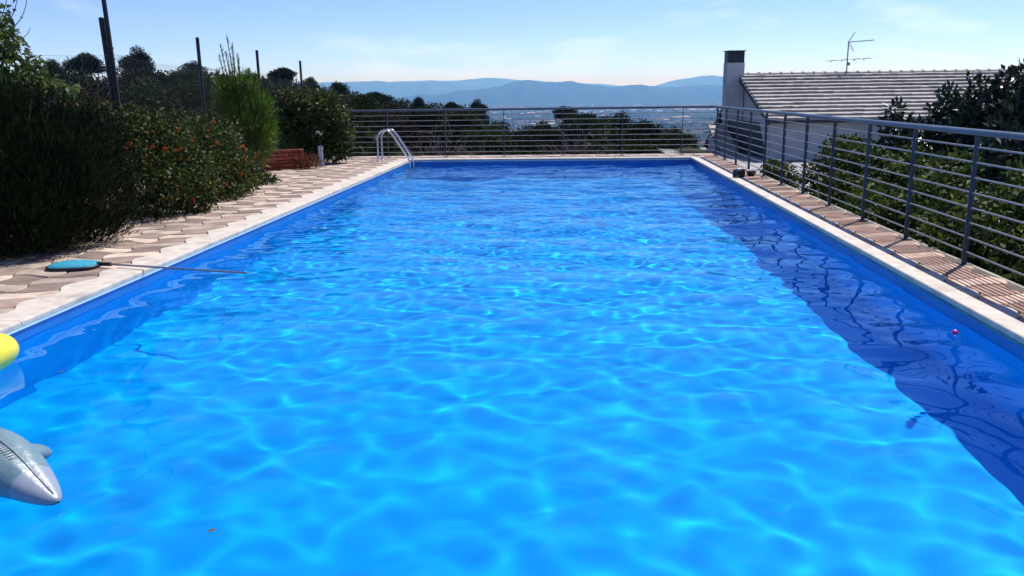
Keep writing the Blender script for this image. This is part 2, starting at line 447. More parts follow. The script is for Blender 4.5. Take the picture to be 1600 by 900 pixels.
def groves():
    """dark groves scattered over the valley floor, one mass of rounded crowns"""
    rng = np.random.default_rng(12); V = []; F = []; n = 0
    ico = [(0, 0, 1), (.894, 0, .447), (.276, .851, .447), (-.724, .526, .447), (-.724, -.526, .447), (.276, -.851, .447), (.724, .526, -.2), (-.276, .851, -.2), (-.894, 0, -.2), (-.276, -.851, -.2), (.724, -.526, -.2)]
    fa = [(0, 1, 2), (0, 2, 3), (0, 3, 4), (0, 4, 5), (0, 5, 1), (1, 6, 2), (2, 6, 7), (2, 7, 3), (3, 7, 8), (3, 8, 4), (4, 8, 9), (4, 9, 5), (5, 9, 10), (5, 10, 1), (1, 10, 6)]
    ico = np.array(ico); fa = np.array(fa)
    for g in range(150):
        y = 1000 * (6500 / 1000) ** rng.random(); x = rng.uniform(-.45, .45) * y
        for k in range(rng.integers(8, 40)):
            px = x + rng.normal(0, 70); py = y + rng.normal(0, 25); r = rng.uniform(3, 8)
            v = ico * (r, r, r * .8) * rng.uniform(.75, 1.25, (11, 1)) + (px, py, gz(px, py) + r * .3)
            V.append(v); F.append(fa + n); n += 11
    o = link('valley_groves', make_mesh('valley_groves', np.concatenate(V), np.concatenate(F), M['oak']))
    tag(o, 'dark groves scattered over the valley beyond the railing', 'trees', kind='stuff')
groves()

# ---------------------------------------------------------------- pool
def pool():
    floor = [(PY0, -1.02), (3, -1.10), (6, -1.32), (9, -1.5), (12, -1.75), (PY1, -1.95)]
    v = []; f = []
    x0, x1 = PX0, PX1
    for y, z in floor: v += [(x0, y, z), (x1, y, z)]
    n = len(v)
    for y, z in floor: v += [(x0, y, -.16), (x1, y, -.16)]
    for i in range(len(floor) - 1):
        a = 2 * i
        f.append((a, a + 1, a + 3, a + 2))
        f.append((a, a + 2, n + a + 2, n + a))
        f.append((a + 1, n + a + 1, n + a + 3, a + 3))
    f.append((0, n, n + 1, 1)); e = n - 2
    f.append((e, e + 1, n + e + 1, n + e))
    o = link('pool_basin', make_mesh('pool_basin', v, f, M['liner']))
    o.cycles.is_caustics_receiver = True
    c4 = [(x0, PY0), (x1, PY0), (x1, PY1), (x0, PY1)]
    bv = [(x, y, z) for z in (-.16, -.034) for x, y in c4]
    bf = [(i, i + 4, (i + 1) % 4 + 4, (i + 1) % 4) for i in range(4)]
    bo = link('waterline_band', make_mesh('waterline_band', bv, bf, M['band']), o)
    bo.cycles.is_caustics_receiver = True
    tag(o, kind='structure')
    # pale bead strip where the liner hooks under the coping
    mb = MB()
    t = .012
    MB().box((x0 - .001, PY0, -.052), (x0 + t, PY1 - t, -.0335)).build('liner_bead', M['bead'], o)
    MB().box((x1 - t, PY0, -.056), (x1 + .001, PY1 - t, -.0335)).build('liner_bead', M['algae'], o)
    MB().box((x0 - .001, PY1 - t + .001, -.050), (x1 + .001, PY1 + .001, -.0335)).build('liner_bead', M['bead'], o)
    # water
    nx, ny = 290, 840
    xs = np.linspace(x0, x1, nx); ys = np.linspace(PY0, PY1, ny)
    X, Y = np.meshgrid(xs, ys)
    rng = np.random.default_rng(21)
    Zn = np.zeros_like(X)          # short choppy cells near the camera: they focus the sun into thin lines
    for i in range(60):
        lam = .19 * (.62 / .19) ** rng.random()
        a = rng.uniform(0, 2 * PI)
        Zn += .0056 * lam / (2 * PI) * np.sin(2 * PI / lam * (X * math.cos(a) + Y * math.sin(a)) + rng.random() * 2 * PI)
    Z = np.zeros_like(X)           # wind waves running down the pool
    for i in range(70):
        lam = .26 * (1.7 / .26) ** rng.random()
        a = rng.normal(1.5, .8)
        Z += .0085 * (lam / .7) ** .15 * lam / (2 * PI) * np.sin(2 * PI / lam * (X * math.cos(a) + Y * math.sin(a)) + rng.random() * 2 * PI)
    # livelier towards the far end, where the breeze reaches the water
    Z = Z * np.interp(Y, [1, 4, 7, 10, 18], [.30, .42, .75, 1.05, 1.3]) + Zn * np.interp(Y, [1, 4, 7, 10, 18], [1.05, .95, .55, .3, .2])
    # fine ripples
    F_ = np.zeros_like(X)
    for i in range(40):
        lam = .11 * (.25 / .11) ** rng.random(); a = rng.normal(1.5, .8)
        F_ += .0085 * lam / (2 * PI) * np.sin(2 * PI / lam * (X * math.cos(a) + Y * math.sin(a)) + rng.random() * 2 * PI)
    Z += F_ * np.interp(Y, [1, 5, 9, 18], [.0, .15, .8, 1.4])
    v = np.stack([X, Y, Z + WL], -1).reshape(-1, 3)
    idx = np.arange(nx * ny).reshape(ny, nx)
    f = np.stack([idx[:-1, :-1], idx[:-1, 1:], idx[1:, 1:], idx[1:, :-1]], -1).reshape(-1, 4)
    w = link('pool_water', make_mesh('pool_water', v, f, M['water'], True))
    w.cycles.is_caustics_caster = True
    tag(w, kind='structure')
pool()

# ---------------------------------------------------------------- paving
PA, PB = .36, .26           # paver pitch across and along the pool
WAX, WAY, SK = .052, .034, .045
def paver_outline(pi, pj, inset):
    """one wavy bone-shaped block, centred on its cell; pi, pj are column and row parity"""
    s = 1 if (pi + pj) % 2 == 0 else -1
    si = 1 if pi % 2 == 0 else -1
    pts = []
    n = 5
    a, b = PA / 2, PB / 2
    for k in range(n): t = -1 + 2 * k / n; pts.append((a * t, -b + s * WAY * math.cos(PI * t / 2)))
    for k in range(n): t = -1 + 2 * k / n; pts.append((a + s * WAX * math.cos(PI * t / 2), b * t))
    for k in range(n): t = 1 - 2 * k / n; pts.append((a * t, b - s * WAY * math.cos(PI * t / 2)))
    for k in range(n): t = 1 - 2 * k / n; pts.append((-a - s * WAX * math.cos(PI * t / 2), b * t))
    pts = [Vector((x, y + SK * si * math.sin(PI * x / PA), 0)) for x, y in pts]
    if inset:
        out = []
        m = len(pts)
        for i in range(m):
            e = (pts[(i + 1) % m] - pts[i - 1]).normalized()
            out.append(pts[i] + Vector((-e.y, e.x, 0)) * inset)
        pts = out
    return pts

paver_me = {}
for pi in (0, 1):
    for pj in (0, 1):
        o1 = paver_outline(pi, pj, .0055); o2 = paver_outline(pi, pj, .0115); m = len(o1)
        v = [(p.x, p.y, -.03) for p in o1] + [(p.x, p.y, -.006) for p in o1] + [(p.x, p.y, 0) for p in o2]
        f = [(i, (i + 1) % m, m + (i + 1) % m, m + i) for i in range(m)] + [(m + i, m + (i + 1) % m, 2 * m + (i + 1) % m, 2 * m + i) for i in range(m)] + [tuple(range(2 * m, 3 * m))]
        paver_me[pi, pj] = make_mesh('paver', v, f, M['cream'] if (pi + pj) % 2 == 0 else M['mauve'])

EDGE_L = -3.83      # mean line where coping and paving meet, left
EDGE_R = 2.80
LOBE0 = 5.65        # a cream block's tip
M['rose'] = pm('rose_paver', (.56, .39, .30), (.42, .285, .215), scale=5, rough=.88, bump=.4, obj_var=.24, bump_scale=120, coords='World', dirt=(2.3, .45))
M['rust'] = pm('rust_paver', (.34, .20, .15), (.23, .14, .105), scale=5, rough=.88, bump=.4, obj_var=.30, bump_scale=120, coords='World', dirt=(2.3, .45))
warm_me = {}
for k_, me_ in paver_me.items():
    w_ = me_.copy(); w_.name = 'paver'; w_.materials[0] = M['rose'] if sum(k_) % 2 == 0 else M['rust']
    warm_me[k_] = w_
def paving(name, cells, slab, seed, cap=300, paver_me=paver_me):
    rng = random.Random(seed)
    st = MB().box(*slab).build(name, M['grout'])
    tag(st, kind='structure')
    cells = sorted(cells, key=lambda c: c[1] + abs(c[0]) * .2)
    rest_v = []; rest_f = {0: [], 1: []}
    for k, (x, y, i, j) in enumerate(cells):
        me = paver_me[i % 2, j % 2]
        z = rng.uniform(-.003, .003)
        if k < cap:
            o = link('paver', me, st)
            o.location = (x, y, z)
            o.rotation_euler = (rng.uniform(-.006, .006), rng.uniform(-.006, .006), 0)
        else:
            n = len(rest_v)
            rest_v += [(v.co.x + x, v.co.y + y, v.co.z + z) for v in me.vertices]
            rest_f[(i + j) % 2] += [tuple(q + n for q in p.vertices) for p in me.polygons]
    if rest_v:
        me = make_mesh('paver_field', rest_v, rest_f[0] + rest_f[1], M['cream'])
        me.materials.append(M['mauve'])
        me.polygons.foreach_set('material_index', np.array([0] * len(rest_f[0]) + [1] * len(rest_f[1]), dtype=np.int32))
        o = link('paver_field', me, st)
        o['kind'] = 'stuff'

cells = []
for j in range(-9, 54):
    y = LOBE0 + j * PB
    if y > 19.32: continue
    for i in range(5):
        x = EDGE_L - PA / 2 - i * PA
        if i == 4 and 6.8 < y < 12: continue
        cells.append((x, y, -i, j))
paving('left_paving', cells, ((-5.66, 3.0, -.06), (-3.70, 19.45, -.014)), 1)
cells = []
for j in range(-9, 54):
    y = LOBE0 + j * PB
    if y > 19.32: continue
    for i in range(1):
        cells.append((EDGE_R + PA / 2 + i * PA - .02, y, i, j))
paving('right_paving', cells, ((2.70, 3.0, -.06), (3.22, 19.45, -.014)), 2, paver_me=warm_me)
cells = []
for j in range(3):
    for i in range(18):
        cells.append((EDGE_L + PA / 2 + i * PA + .02, 18.66 + j * PB, i, j + 1))
paving('far_paving', cells, ((-3.699, 18.40, -.06), (2.699, 19.45, -.0142)), 3, cap=60)
o = MB().box((-7, -3, -.3), (3.4, .279, -.012)).build('near_paving', M['cream']); tag(o, kind='structure')

# coping: each stone a block with a rounded nose and a scalloped outer edge
def coping_stone(y0, y1, side, wavy=True):
    """profile swept along Y; inner edge hangs 12 mm over the pool"""
    inner = (PX0 + .014) if side < 0 else (PX1 - .014)
    edge = EDGE_L if side < 0 else EDGE_R
    g = .003
    n = max(2, int((y1 - y0) / .065))
    rows = []
    for k in range(n + 1):
        y = y0 + g + (y1 - y0 - 2 * g) * k / n
        ph = math.cos(PI * (y - LOBE0 + side * SK) / PB)
        if side < 0: outer = edge + WAX * ph + .005
        else: outer = edge - WAX * ph - .005 - .02
        s = side
        rows.append([(inner, y, -.032), (inner, y, -.008), (inner + s * .004, y, .001), (inner + s * .012, y, .005), (outer - s * .006, y, .005), (outer, y, -.001), (outer, y, -.032)])
    v = [p for r in rows for p in r]; m = 7; f = []
    for k in range(n):
        for q in range(m):
            a = k * m + q; b = k * m + (q + 1) % m
            f.append((a, b, b + m, a + m) if side > 0 else (a, a + m, b + m, b))
    f.append(tuple(range(m))); f.append(tuple(range(n * m, n * m + m)))
    return v, f

coping = empty('coping', (0, 0, 0)); tag(coping, kind='structure')
def add_stone(v, f, split=True):
    me = make_mesh('coping_stone', v, f, M['coping'])
    me.materials.append(M['coping_edge'])
    for p in me.polygons:
        if abs(p.normal.z) < .5 and p.area > .002 and abs(p.normal.x) > .5 and p.center.z < -.01 and (abs(p.center.x - PX0) < .03):
            p.material_index = 1
    o = link('coping_stone', me, coping)
ST = 1.56
for side in (-1, 1):
    ys = [PY0 + .26]
    y = 6.5 - 3 * ST + (0 if side < 0 else .7)
    while y < 18.2:
        if y > PY0 + .5: ys.append(y)
        y += ST
    ys.append(18.255)
    for a, b in zip(ys[:-1], ys[1:]):
        add_stone(*coping_stone(a, b, side))
# far and near rows
def straight_stone(x0, x1, y0, y1, nose):
    g = .003
    c = .008
    mb = MB().cbox((x0 + g, y0, -.032), (x1 - g, y1, .0055), c)
    return mb.v, mb.f
x = -3.86
while x < 2.75:
    x2 = min(x + 1.2, 2.84)
    if 2.84 - x2 < .4: x2 = 2.84
    add_stone(*straight_stone(x, x2, 18.258, 18.53, -1))
    add_stone(*straight_stone(x, x2, .283, .752, 1))
    x = x2
# terrace edge
o = MB().box((3.225, 2.0, -1.2), (3.30, 19.6, -.035)).build('retaining_wall', M['concrete'])
tag(o, 'low concrete retaining wall carrying the terrace edge beneath the side railing', 'wall')
o = MB().box((-7.6, 19.452, -2.6), (3.22, 19.66, -.018)).build('retaining_wall', M['concrete'])
tag(o, 'concrete retaining wall at the far terrace edge under the back railing', 'wall')

# ---------------------------------------------------------------- railing
def railing():
    t = empty('metal_railing', (3.15, 19.0, 0), 0, 'blue grey metal railing with horizontal bars round the far and right pool edge', 'railing')
    inv = Vector((3.15, 19.0, 0))
    path = [Vector((3.15, 2.6, 0)), Vector((3.15, 18.72, 0)), Vector((3.09, 18.93, 0)), Vector((2.90, 19.03, 0)), Vector((-5.9, 19.08, 0))]
    def at_z(z): return [p + Vector((0, 0, z)) - inv for p in path]
    MB().tube(at_z(1.045), .036, 10, flat=.72).build('handrail', M['rail'], t)
    for k in range(8):
        MB().tube(at_z(.105 + .118 * k), .0076, 6).build('bar', M['bar'], t)
    def post(w, d, h=1.02):
        mb = MB().cbox((-w / 2, -d / 2, 0), (w / 2, d / 2, h), .002)
        mb.cbox((-.05, -.045, .0), (.05, .045, .008), .002)
        return mb.mesh('post', M['postp'])
    side = post(.040, .014); back = post(.014, .040)
    for k in range(14):
        y = 18.8 - 1.2 * k
        if k == 0: y = 18.66
        o = link('post', side, t); o.location = Vector((3.15, y, -.002)) - inv
    for k in range(7):
        o = link('post', back, t); o.location = Vector((2.46 - 1.33 * k, 19.06, -.002)) - inv
railing()

# ---------------------------------------------------------------- ladder
def ladder():
    t = empty('pool_ladder', (-4.1, 17.9, 0), 0, 'stainless steel pool ladder with two curved handrails at the far left corner', 'ladder')
    def rail(y):
        pts = [(-4.13, y, -.01), (-4.13, y, .46)]
        c = Vector((-3.955, y, .46))
        for k in range(1, 9):
            a = PI - (PI - .62) * k / 9
            pts.append((-3.955 + .175 * math.cos(a), y, .46 + .21 * math.sin(a)))
        pts += [(-3.76, y, .52), (-3.50, y, .10), (-3.455, y, .0), (-3.445, y, -.12), (-3.445, y, -1.35)]
        P = [Vector(p) - Vector((-4.1, 17.9, 0)) for p in pts]
        return MB().tube(P, .0215, 12)
    for y in (17.72, 18.12):
        o = rail(y).build('rail', M['steel'], t)
        o.cycles.is_caustics_receiver = True
        MB().lathe([(.0, .013), (.045, .012), (.05, .004), (.05, -.004)], 16, Matrix.Translation((-4.13 + 4.1, y - 17.9, .004))).build('flange', M['steel'], o)
    for z in (-.38, -.64, -.90, -1.16):
        o = MB().cbox((.615, -.18, z - .012), (.695, .22, z + .012), .004).build('tread', M['steel'], t)
        o.cycles.is_caustics_receiver = True
ladder()

# ---------------------------------------------------------------- house
def house():
    t = empty('tiled_house', (6.2, 31.98, -.9), R(4), 'grey rendered house with pale tiled roof and external chimney below the terrace', 'house')
    Z0 = 0           # local z = world + .9
    RZ, EZ, FZ = 1.92 + .9, .40 + .9, -1.45 + .9     # ridge, near eave, far eave
    EV, FV = -4.06, 5.80
    Lh = 13.5
    # gable wall (a solid block below both slopes), near wall below the eave
    mb = MB()
    w0, w1 = .06, Lh - .2
    prof = [(EV + .35, -.2), (EV + .35, EZ + .03), (0, RZ - .14), (FV - .3, FZ + .05), (FV - .3, -1.5), (EV + .35, -1.5)]
    prof = [(EV + .35, -1.5), (EV + .35, EZ + .04), (0, RZ - .14), (FV - .3, FZ + .08), (FV - .3, -1.5)]
    n = len(prof)
    v = [(w0, a, z) for a, z in prof] + [(w1, a, z) for a, z in prof]
    f = [tuple(range(n - 1, -1, -1)), tuple(range(n, 2 * n))] + [(i, (i + 1) % n, n + (i + 1) % n, n + i) for i in range(n)]
    mb.add(v, f)
    mb.build('wall', M['render'], t)
    # carport opening on the gable side: flat sheet, its shade painted as dark colour
    mb = MB()
    mb.add([(.055, EV + .45, -.25), (.055, EV + 1.65, 1.20), (.055, 1.9, 1.20), (.055, 1.9, -.25)], [(0, 1, 2, 3)])
    mb.build('carport_shade', M['dark'], t)
    # lower porch with its own small tiled slope in front of the gable
    mb = MB()
    mb.box((-.66, .9, -.9), (-.62, 1.9, .55)).box((-.66, 1.9, -.9), (.05, 1.94, .9))
    mb.build('porch_wall', M['render'], t)
    sl = math.atan2(.96, 2.2)
    for k in range(7):
        a = k / 7.
        Mx = Matrix.Translation((0, -.65 + 2.2 * a, -.02 + .96 * a)) @ Matrix.Rotation(sl - .10, 4, 'X')
        MB().box((-.76, 0, 0), (-.10, .40, .05), Mx).build('porch_tile_course', M['tile'], t)
    MB().tube([(-.79, -.75, -.04), (-.79, 1.7, 1.02)], .035, 6).build('porch_fascia', M['fascia'], t)
    # roof: near slope in courses of tiles, each course a little proud of the one below
    rf = MB()
    rf.add([(-.10, EV, EZ - .03), (Lh, EV, EZ - .03), (Lh, 0, RZ - .05), (-.10, 0, RZ - .05), (-.10, FV, FZ - .03), (Lh, FV, FZ - .03)], [(0, 1, 2, 3), (3, 2, 5, 4)])
    rf = rf.build('roof', M['fascia'], t)
    rng = random.Random(2)
    nC = 13
    for side, V1, Z1 in ((0, EV, EZ), (1, FV, FZ)):
        for k in range(nC):
            a0 = k / nC; a1 = min(1, (k + 1.12) / nC)
            p0 = Vector((0, V1 * (1 - a0), Z1 + (RZ - Z1) * a0)); p1 = Vector((0, V1 * (1 - a1), Z1 + (RZ - Z1) * a1))
            nrm = Vector((0, -(RZ - Z1), -V1)) if side == 0 else Vector((0, (RZ - Z1), V1))
            nrm = nrm.normalized()
            v = []; f = []
            nt_ = int(Lh / .30)
            off = (k % 2) * .15
            for q in range(nt_ + 1):
                x0 = -.13 + q * .30 + (off if q else 0); x1 = -.13 + (q + 1) * .30 + off
                x1 = min(x1, Lh)
                if x0 >= x1: continue
                hh = .105 + rng.uniform(-.010, .010); sl = rng.uniform(-.012, .012)
                b0 = p0 + Vector((0, sl, 0)); base = len(v)
                for x in (x0 + .003, x1 - .003):
                    for (pp, h) in ((b0, hh - .10), (b0, hh), (p1, .022), (p1, -.01)):
                        qv = pp + nrm * h; v.append((x, qv.y, qv.z))
                f += [tuple(base + i for i in ix) for ix in ((0, 4, 5, 1), (1, 5, 6, 2), (0, 1, 2, 3), (4, 7, 6, 5))]
            link('tile_course', make_mesh('tile_course', v, f, M['tile']), rf)
    # ridge tiles, each a half-round with a raised collar
    mb = MB(); v = []; f = []
    prof = [(0, .085), (.34, .085), (.345, .115), (.40, .115)]
    for x, r in prof:
        for k in range(7):
            a = PI * k / 6
            v.append((x, -r * math.cos(a) * 1.1, r * math.sin(a) * .95))
    for i in range(3):
        for k in range(6):
            a = i * 7 + k; f.append((a, a + 1, a + 8, a + 7))
    f.append(tuple(range(21, 28))); f.append(tuple(range(6, -1, -1)))
    me = make_mesh('ridge_tile', v, f, M['ridge'])
    for k in range(34):
        o = link('ridge_tile', me, rf); o.location = (-.13 + .4 * k, 0, RZ + .0)
    # dark verge boards along both rakes
    for V1, Z1 in ((EV, EZ), (FV, FZ)):
        MB().add(*verge(-.16, V1, Z1, RZ)).build('verge_board', M['fascia'], t)
    # near eave gutter
    MB().tube([(-.1, EV - .03, EZ - .03), (Lh, EV - .03, EZ - .03)], .045, 8).build('gutter', M['fascia'], t)
    # chimney
    ch = MB().box((-.60, -.30, 1.21), (.02, .28, 3.26)).build('chimney', M['render'], t)
    MB().box((-.585, -.285, 3.262), (.005, .265, 3.66)).build('chimney_cowl', M['dark'], ch)
    MB().box((-.63, -.33, 3.662), (.05, .31, 3.69)).build('chimney_cap', M['dark'], ch)
    return t
def verge(x, V1, Z1, RZ):
    v = []
    for xx in (x, x + .05):
        for y, z in ((V1 * 1.01, Z1 - .13), (V1 * 1.01, Z1 + .03), (0, RZ + .03), (0, RZ - .13)): v.append((xx, y, z))
    return v, [(0, 1, 2, 3), (7, 6, 5, 4), (0, 4, 5, 1), (1, 5, 6, 2), (2, 6, 7, 3), (3, 7, 4, 0)]
house()

def antenna():
    t = empty('television_antenna', (10.03, 32.25, 1.93), R(4), 'television antenna with two booms on a mast above the roof ridge', 'antenna')
    MB().tube([(0, 0, 0), (0, 0, 1.13)], .022, 8).build('mast', M['antenna'], t)
    b1 = MB().tube([(-.04, 0, 1.11), (.92, .1, 1.165)], .014, 6).build('boom', M['antenna'], t)
    for k in range(9):
        a = .12 + .096 * k
        MB().tube([(a, -.13 + .011 * k, 1.118 + .0055 * k), (a, .13 + .011 * k, 1.118 + .0055 * k)], .009, 5).box((a - .012, .0, 1.09 + .0055 * k), (a + .012, .03, 1.145 + .0055 * k)).build('element', M['antenna'], b1)
    for s in (1, -1):
        MB().tube([(.02, 0, 1.115), (.22, 0, 1.115 + s * .33)], .010, 5).tube([(.02, .12, 1.115), (.22, .12, 1.115 + s * .33)], .008, 5).build('reflector', M['antenna'], b1)
    b2 = MB().tube([(-.76, 0, .46), (.92, .12, .54)], .013, 6).build('boom', M['antenna'], t)
    for a in (-.6, -.2, .25, .6):
        z = .46 + (a + .76) * .0476
        MB().tube([(a, -.5, z), (a, .5, z)], .008, 5).box((a - .015, -.02, z - .06), (a + .015, .02, z)).build('element', M['antenna'], b2)
    MB().lathe([(0, -.06), (.05, -.05), (.05, .05), (0, .06)], 10, Matrix.Translation((.05, -.02, .34))).build('junction_box', M['antenna'], t)
antenna()

# ---------------------------------------------------------------- foliage
def unit(v): return v / np.maximum(np.linalg.norm(v, axis=1, keepdims=True), 1e-6)

def leaf_quads(P, D, L, W, rng, droop=.15):
    """pointed leaves: base, two flanks, tip"""
    n = len(P)
    D = unit(D); L = np.broadcast_to(L, n)[:, None]; W = np.broadcast_to(W, n)[:, None]
    S = unit(np.cross(D, unit(rng.normal(size=(n, 3)) + np.array([0, 0, .6]))))
    tip = P + D * L; tip[:, 2] -= droop * L[:, 0]
    mid = P + D * L * .45
    V = np.stack([P, mid + S * W / 2, tip, mid - S * W / 2], 1).reshape(-1, 3)
    F = np.arange(4 * n).reshape(n, 4)
    return V, F

def shell_points(clusters, n, rng, fill=.45):
    """points in lumpy ellipsoid shells: (centre, radii) list"""
    vol = np.array([c[1][0] * c[1][1] * c[1][2] for c in clusters]) ** .67
    cnt = rng.multinomial(n, vol / vol.sum())
    P = []; N = []
    for (c, r), k in zip(clusters, cnt):
        d = unit(rng.normal(size=(k, 3)))
        q = (fill + (1 - fill) * rng.random((k, 1)) ** .6)
        q = q * (1 + .12 * rng.normal(size=(k, 1)))
        P.append(np.array(c) + d * np.array(r) * q); N.append(d)
    return np.concatenate(P), np.concatenate(N)

def dome_clusters(w, d, h, n, r, rng, z0=0, flat=.75, under=.15):
    """cluster centres spread over a dome of width w, depth d, height h"""
    out = []
    for i in range(n):
        a = rng.random() * 2 * PI; e = rng.uniform(-under, 1)
        rr = math.sqrt(max(0, 1 - max(e, 0) ** 2)) * rng.uniform(.45, 1)
        k = r * rng.uniform(.7, 1.3)
        out.append(((math.cos(a) * rr * (w / 2 - k * .8), math.sin(a) * rr * (d / 2 - k * .8), z0 + max(e, 0) * (h - k * flat) * rng.uniform(.75, 1) + min(e, 0) * h * .4), (k, k, k * flat)))
    return out

def foliage_mesh(name, clusters, n, L, W, m, seed, up=.4, out=1.0, rnd=.8, fill=.45, droop=.15, zmin=None):
    rng = np.random.default_rng(seed)
    P, N = shell_points(clusters, n, rng, fill)
    if zmin is not None:
        k = P[:, 2] > zmin; P = P[k]; N = N[k]
    n = len(P)
    D = N * out + rng.normal(size=(n, 3)) * rnd + np.array([0, 0, up])
    V, F = leaf_quads(P, D, L * rng.uniform(.65, 1.25, n), W * rng.uniform(.7, 1.2, n), rng, droop)
    return make_mesh(name, V, F, m)

def limbs(mb, base, tops, r0, rng, fork=.45, n=6):
    """trunk and branches: one tapered tube towards each top"""
    for tpt in tops:
        b = Vector(base); e = Vector(tpt)
        mid = b.lerp(e, fork); mid.x = b.x + (e.x - b.x) * fork * .45; mid.y = b.y + (e.y - b.y) * fork * .45
        m2 = mid.lerp(e, .55) + Vector((rng.uniform(-.1, .1), rng.uniform(-.1, .1), rng.uniform(0, .1))) * (e - b).length * .3
        mb.tube([b, mid, m2, e], [r0, r0 * .7, r0 * .4, r0 * .12], n)
    return mb

# background trees: prototypes ------------------------------------------------
def np_rng(s): return np.random.default_rng(s)
CROWN = {}
for k in range(3):
    rg = np_rng(30 + k)
    cl = dome_clusters(5, 5, 1.9, 22, .75, rg, .1, .55, .05)
    CROWN['umbrella', k] = (foliage_mesh('crown', cl, 13000, .21, .10, M['pine'], 40 + k, up=.5, rnd=.7, fill=.2), 2.2)
    cl = dome_clusters(5, 5, 3.9, 30, .85, rg, .4, .8, .25)
    CROWN['round', k] = (foliage_mesh('crown', cl, 17000, .22, .105, M['pine'], 50 + k, up=.4, rnd=.8, fill=.2), 4.2)
    cl = dome_clusters(5, 5, 3.6, 34, .8, rg, .3, .8, .3)
    CROWN['oak', k] = (foliage_mesh('crown', cl, 20000, .20, .125, M['oak'], 60 + k, up=.2, rnd=.9, fill=.2), 3.9)
    CROWN['brown', k] = (foliage_mesh('crown', cl, 15000, .20, .10, M['brown'], 70 + k, up=.3, rnd=.9, fill=.2), 3.9)
def trunk_mesh(seed, spread, top):
    rg = random.Random(seed); mb = MB()
    base = Vector((0, 0, 0)); fork = Vector((rg.uniform(-.3, .3), rg.uniform(-.3, .3), top * .62))
    mb.tube([base, base.lerp(fork, .5) + Vector((rg.uniform(-.15, .15), rg.uniform(-.15, .15), 0)), fork], [.24, .19, .15], 8)
    for i in range(7):
        a = 2 * PI * i / 7 + rg.uniform(-.3, .3); rr = spread * rg.uniform(.5, 1)
        e = Vector((math.cos(a) * rr, math.sin(a) * rr, top * rg.uniform(.93, 1.06)))
        mb.tube([fork, fork.lerp(e, .5) + Vector((0, 0, -.05 * top)), e], [.11, .07, .02], 5)
    return mb.mesh('trunk', M['bark'])
TRUNK = [trunk_mesh(k, 1.6, 8) for k in range(3)]
def twig_mesh(seed):
    rg = random.Random(seed); mb = MB()
    for i in range(130):
        a = rg.uniform(0, 2 * PI); e = rg.uniform(.3, 1); L = rg.uniform(1.6, 2.6)
        rr = math.sqrt(1 - e * e)
        p = Vector((rg.uniform(-.5, .5), rg.uniform(-.5, .5), rg.uniform(0, .8)))
        q = p + Vector((math.cos(a) * rr, math.sin(a) * rr, e)) * L
        md = p.lerp(q, .5) + Vector((rg.uniform(-.2, .2), rg.uniform(-.2, .2), rg.uniform(-.1, .2)))
        mb.tube([p, md, q], [.035, .022, .006], 3, cap=False)
        for k in range(5):
            b = md.lerp(q, rg.random()); mb.tube([b, b + Vector((rg.uniform(-.5, .5), rg.uniform(-.5, .5), rg.uniform(.0, .6)))], [.014, .005], 3, cap=False)
    return mb.mesh('twigs', M['twig'])
TWIGS = [twig_mesh(5), twig_mesh(6)]

def tree(kind, k, x, y, top, w, label, cat, group, name='pine_tree', rz=0., crown_s=None):
    g = gz(x, y) - .15
    t = empty(name, (x, y, g), rz, label, cat, group)
    me, ch = CROWN[kind, k % 3]
    s = w / 5.
    c = link('crown', me, t); c.scale = (s, s, s * (crown_s or 1)); c.location = (0, 0, top - g - ch * s * (crown_s or 1))
    tr = link('trunk', TRUNK[k % 3], t)
    hh = top - g - ch * s * .55
    tr.scale = (s * 1.5, s * 1.5, max(hh, .3) / 8.)
    return t

PINES = [
    (-45.2, 71.7, 4.97, 3.2, 'round', 'round-topped pine on the left skyline, leftmost of the row behind the wire fence'),
    (-49.2, 84.0, 6.21, 4.0, 'umbrella', 'flat-topped umbrella pine on the skyline just left of the leaning poles'),
    (-40.8, 78.5, 6.15, 4.1, 'round', 'tall bushy pine on the skyline just right of the leaning poles'),
    (-36.6, 80.6, 5.00, 3.7, 'round', 'round pine on the skyline behind the second fence post'),
    (-39.6, 95.6, 4.28, 4.2, 'round', 'distant pine showing between second fence post and bright green sapling'),
    (-29.2, 85.1, 4.49, 3.9, 'umbrella', 'umbrella pine on the skyline just left of the last fence post'),
    (-28.2, 91.1, 3.53, 2.3, 'round', 'small round pine just right of the last fence post'),
    (-24.0, 87.2, 3.07, 3.3, 'round', 'dark pine above the left end of the back railing'),
    (-19.4, 83.2, 2.02, 4.7, 'umbrella', 'wide umbrella pine seen over the railing above the pool ladder'),
    (-14.6, 81.3, 1.29, 2.4, 'round', 'small pine seen over the railing right of the wide umbrella pine'),
    (-11.2, 79.4, 0.84, 2.2, 'umbrella', 'low pine barely topping the back railing, left of a twin'),
    (-9.5, 85.7, 0.89, 2.5, 'round', 'low pine barely topping the back railing, rightmost before the open valley'),
    (-0.5, 63.6, 0.56, 2.0, 'umbrella', 'small flat pine alone above the middle of the back railing'),
]
for i, (x, y, z, w, kd, lb) in enumerate(PINES):
    tree(kd, i, x, y, z, w * 1.12, lb, 'tree', 'pines beyond the fence', rz=i * 1.7)

